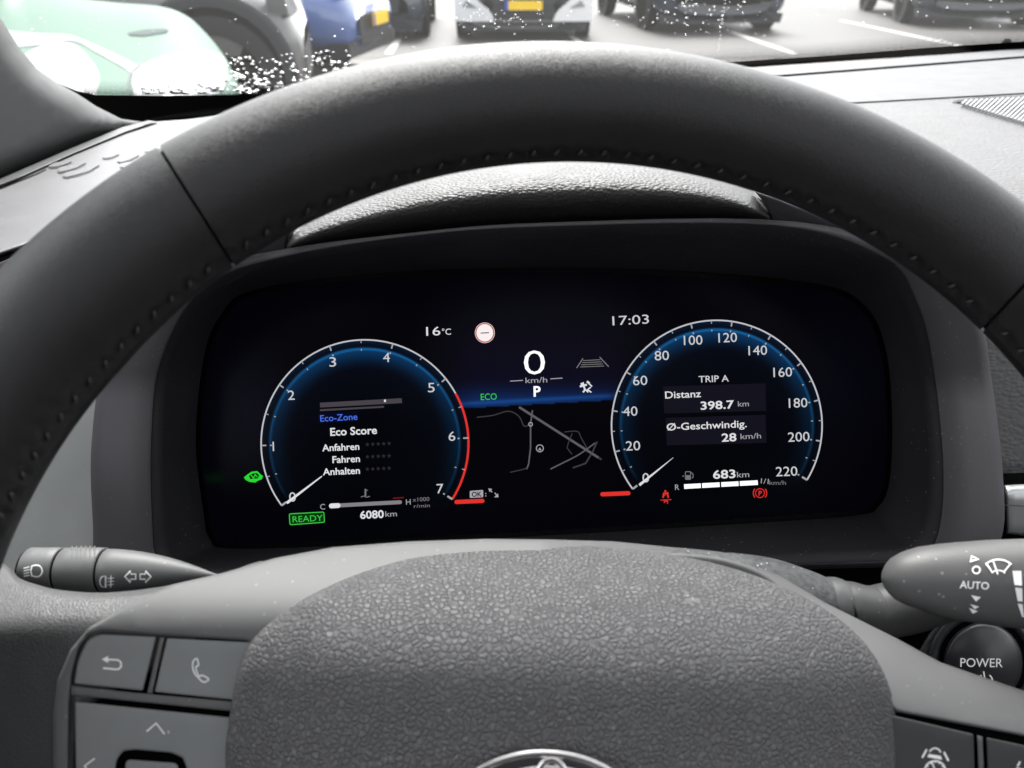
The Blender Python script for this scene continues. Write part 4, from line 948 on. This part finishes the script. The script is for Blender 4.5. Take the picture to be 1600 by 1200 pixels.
# blue car, its tail just past the silver off-roader
car('parked_car', 'blue car turned side-on with orange-yellow plate at its tail', 'car', (-1.42, 9.05, 0), radians(82), (.09, .15, .36), Lc=4.0, Wd=1.75, hood=1.0, front=False, plate=.50, cl=.25, lz=1.2)
car('parked_car', 'silver-grey off-roader seen side-on with its front wheel in view', 'car', (-1.54, 6.52, 0), radians(101), (.12, .12, .12), Lc=4.6, Wd=1.9, Hc=1.8, hood=1.15, suv=True, wr=.43, fo=.56)
# mint green car, bonnet close to us
mn = mat('mint_paint', (.012, .082, .042), .5, .25); mnw = mat('white_stripe_paint', (.21, .21, .21), .5, .2)
MC = thing('parked_car', (-1.75, 2.45, 0), 'mint green car with white bonnet stripes parked nearest at the left', 'car', 'cars in the car park outside')
def d_bon(x, y):
    # bonnet: near front edge low, rising towards the back
    return 2.15+.0048*sp(146-y)-.0006*(x-100)*.0
bon = catmull([(-700,400),(-400,250),(-100,215),(120,210),(300,205),(372,160),(362,110),(345,80),(318,48),(290,24),(250,10),(180,4),(60,-8),(-200,-30),(-700,-60)], 5)
slab('bonnet', bon, lambda x, y: 2.15+.0075*sp(150-y)+.0016*sp(abs(x-60)-200), mn, MC, bev=34, bm=.22, thick=.5, g=18)
off = lambda k: (lambda x, y: 2.15+.0075*sp(150-y)+.0016*sp(abs(x-60)-200)-k)
slab('bonnet_stripe', catmull([(60,52),(110,55),(160,75),(212,100),(225,104),(212,122),(196,108),(150,82),(112,64),(50,72),(-120,80),(-120,40)], 4), off(.012), mnw, MC, bev=2, bm=.004, thick=.01, g=12)
slab('bonnet_stripe', catmull([(20,100),(60,72),(110,66),(142,92),(156,118),(152,140),(140,158),(60,160),(0,140)], 4), off(.012), mnw, MC, bev=6, bm=.02, thick=.01, g=12)
slab('bonnet_vent', roundpoly([(199,51),(225,46),(258,44),(264,47),(258,51),(225,56),(202,55)], 3), off(.014), mat('vent_dark', (.03,.05,.045), .7, .2), MC, bev=1, bm=.004, thick=.01, g=10, edge_step=4)
slab('headlight', catmull([(203,128),(212,108),(240,92),(280,83),(325,80),(350,92),(356,120),(340,150),(280,165),(215,160)], 4), off(.03), LENS, MC, bev=10, bm=.05, thick=.06, g=12)
stroke('bonnet_seam', catmull([(200,150),(200,125),(212,105),(240,91),(280,82),(318,80)], 5, False), 2.0, off(.034), DKP, MC, lift=0)
mcw = Vector((-1.75, 2.45, 0))
RB = Matrix.Rotation(radians(40), 3, 'Z'); fc = Vector((-1.75, 2.40, 0))
V = []; F = []; nn = 28; superl = [(.0, .6, .25, .60), (.12, .8, .2, .72), (.4, .85, .18, .80), (1.2, .86, .18, .86), (2.6, .87, .18, .9), (3.4, .8, .2, .85)]
for (y, hw, z0, z1) in superl:
    for k in range(nn):
        a = 2*pi*k/nn; c, s_ = cos(a), sin(a); V.append(fc+RB@Vector((hw*math.copysign(abs(c)**.6, c), y+.06, (z0+z1)/2+(z1-z0)/2*math.copysign(abs(s_)**.6, s_))))
for i in range(len(superl)-1):
    for k in range(nn): l = (k+1) % nn; F.append((i*nn+k, i*nn+l, (i+1)*nn+l, (i+1)*nn+k))
F.append(tuple(range(nn))); F.append(tuple((len(superl)-1)*nn+k for k in range(nn))[::-1])
build('body', V, F, mn, MC)
for sx_ in (-1, 1):
    for yy in (.75, 2.9):
        a_ = fc+RB@Vector((sx_*.66, yy, .31)); b_ = fc+RB@Vector((sx_*.88, yy, .31)); tube3('wheel', [a_, b_], [.31, .31], TY, MC, 32)
V = []; F = []; sec = [(1.15, .72, .84, .9), (1.6, .70, .84, 1.3), (2.0, .66, .84, 1.42), (2.9, .64, .84, 1.4), (3.3, .66, .84, .95)]
for (y, hw, z0, z1) in sec:
    for (x, z) in ((-hw, z0), (hw, z0), (hw*.82, z1), (-hw*.82, z1)): V.append(fc+RB@Vector((x, y, z)))
for i in range(len(sec)-1):
    for k in range(4): l = (k+1) % 4; F.append((i*4+k, i*4+l, (i+1)*4+l, (i+1)*4+k))
build('cabin', V, F, GLS, MC, False)
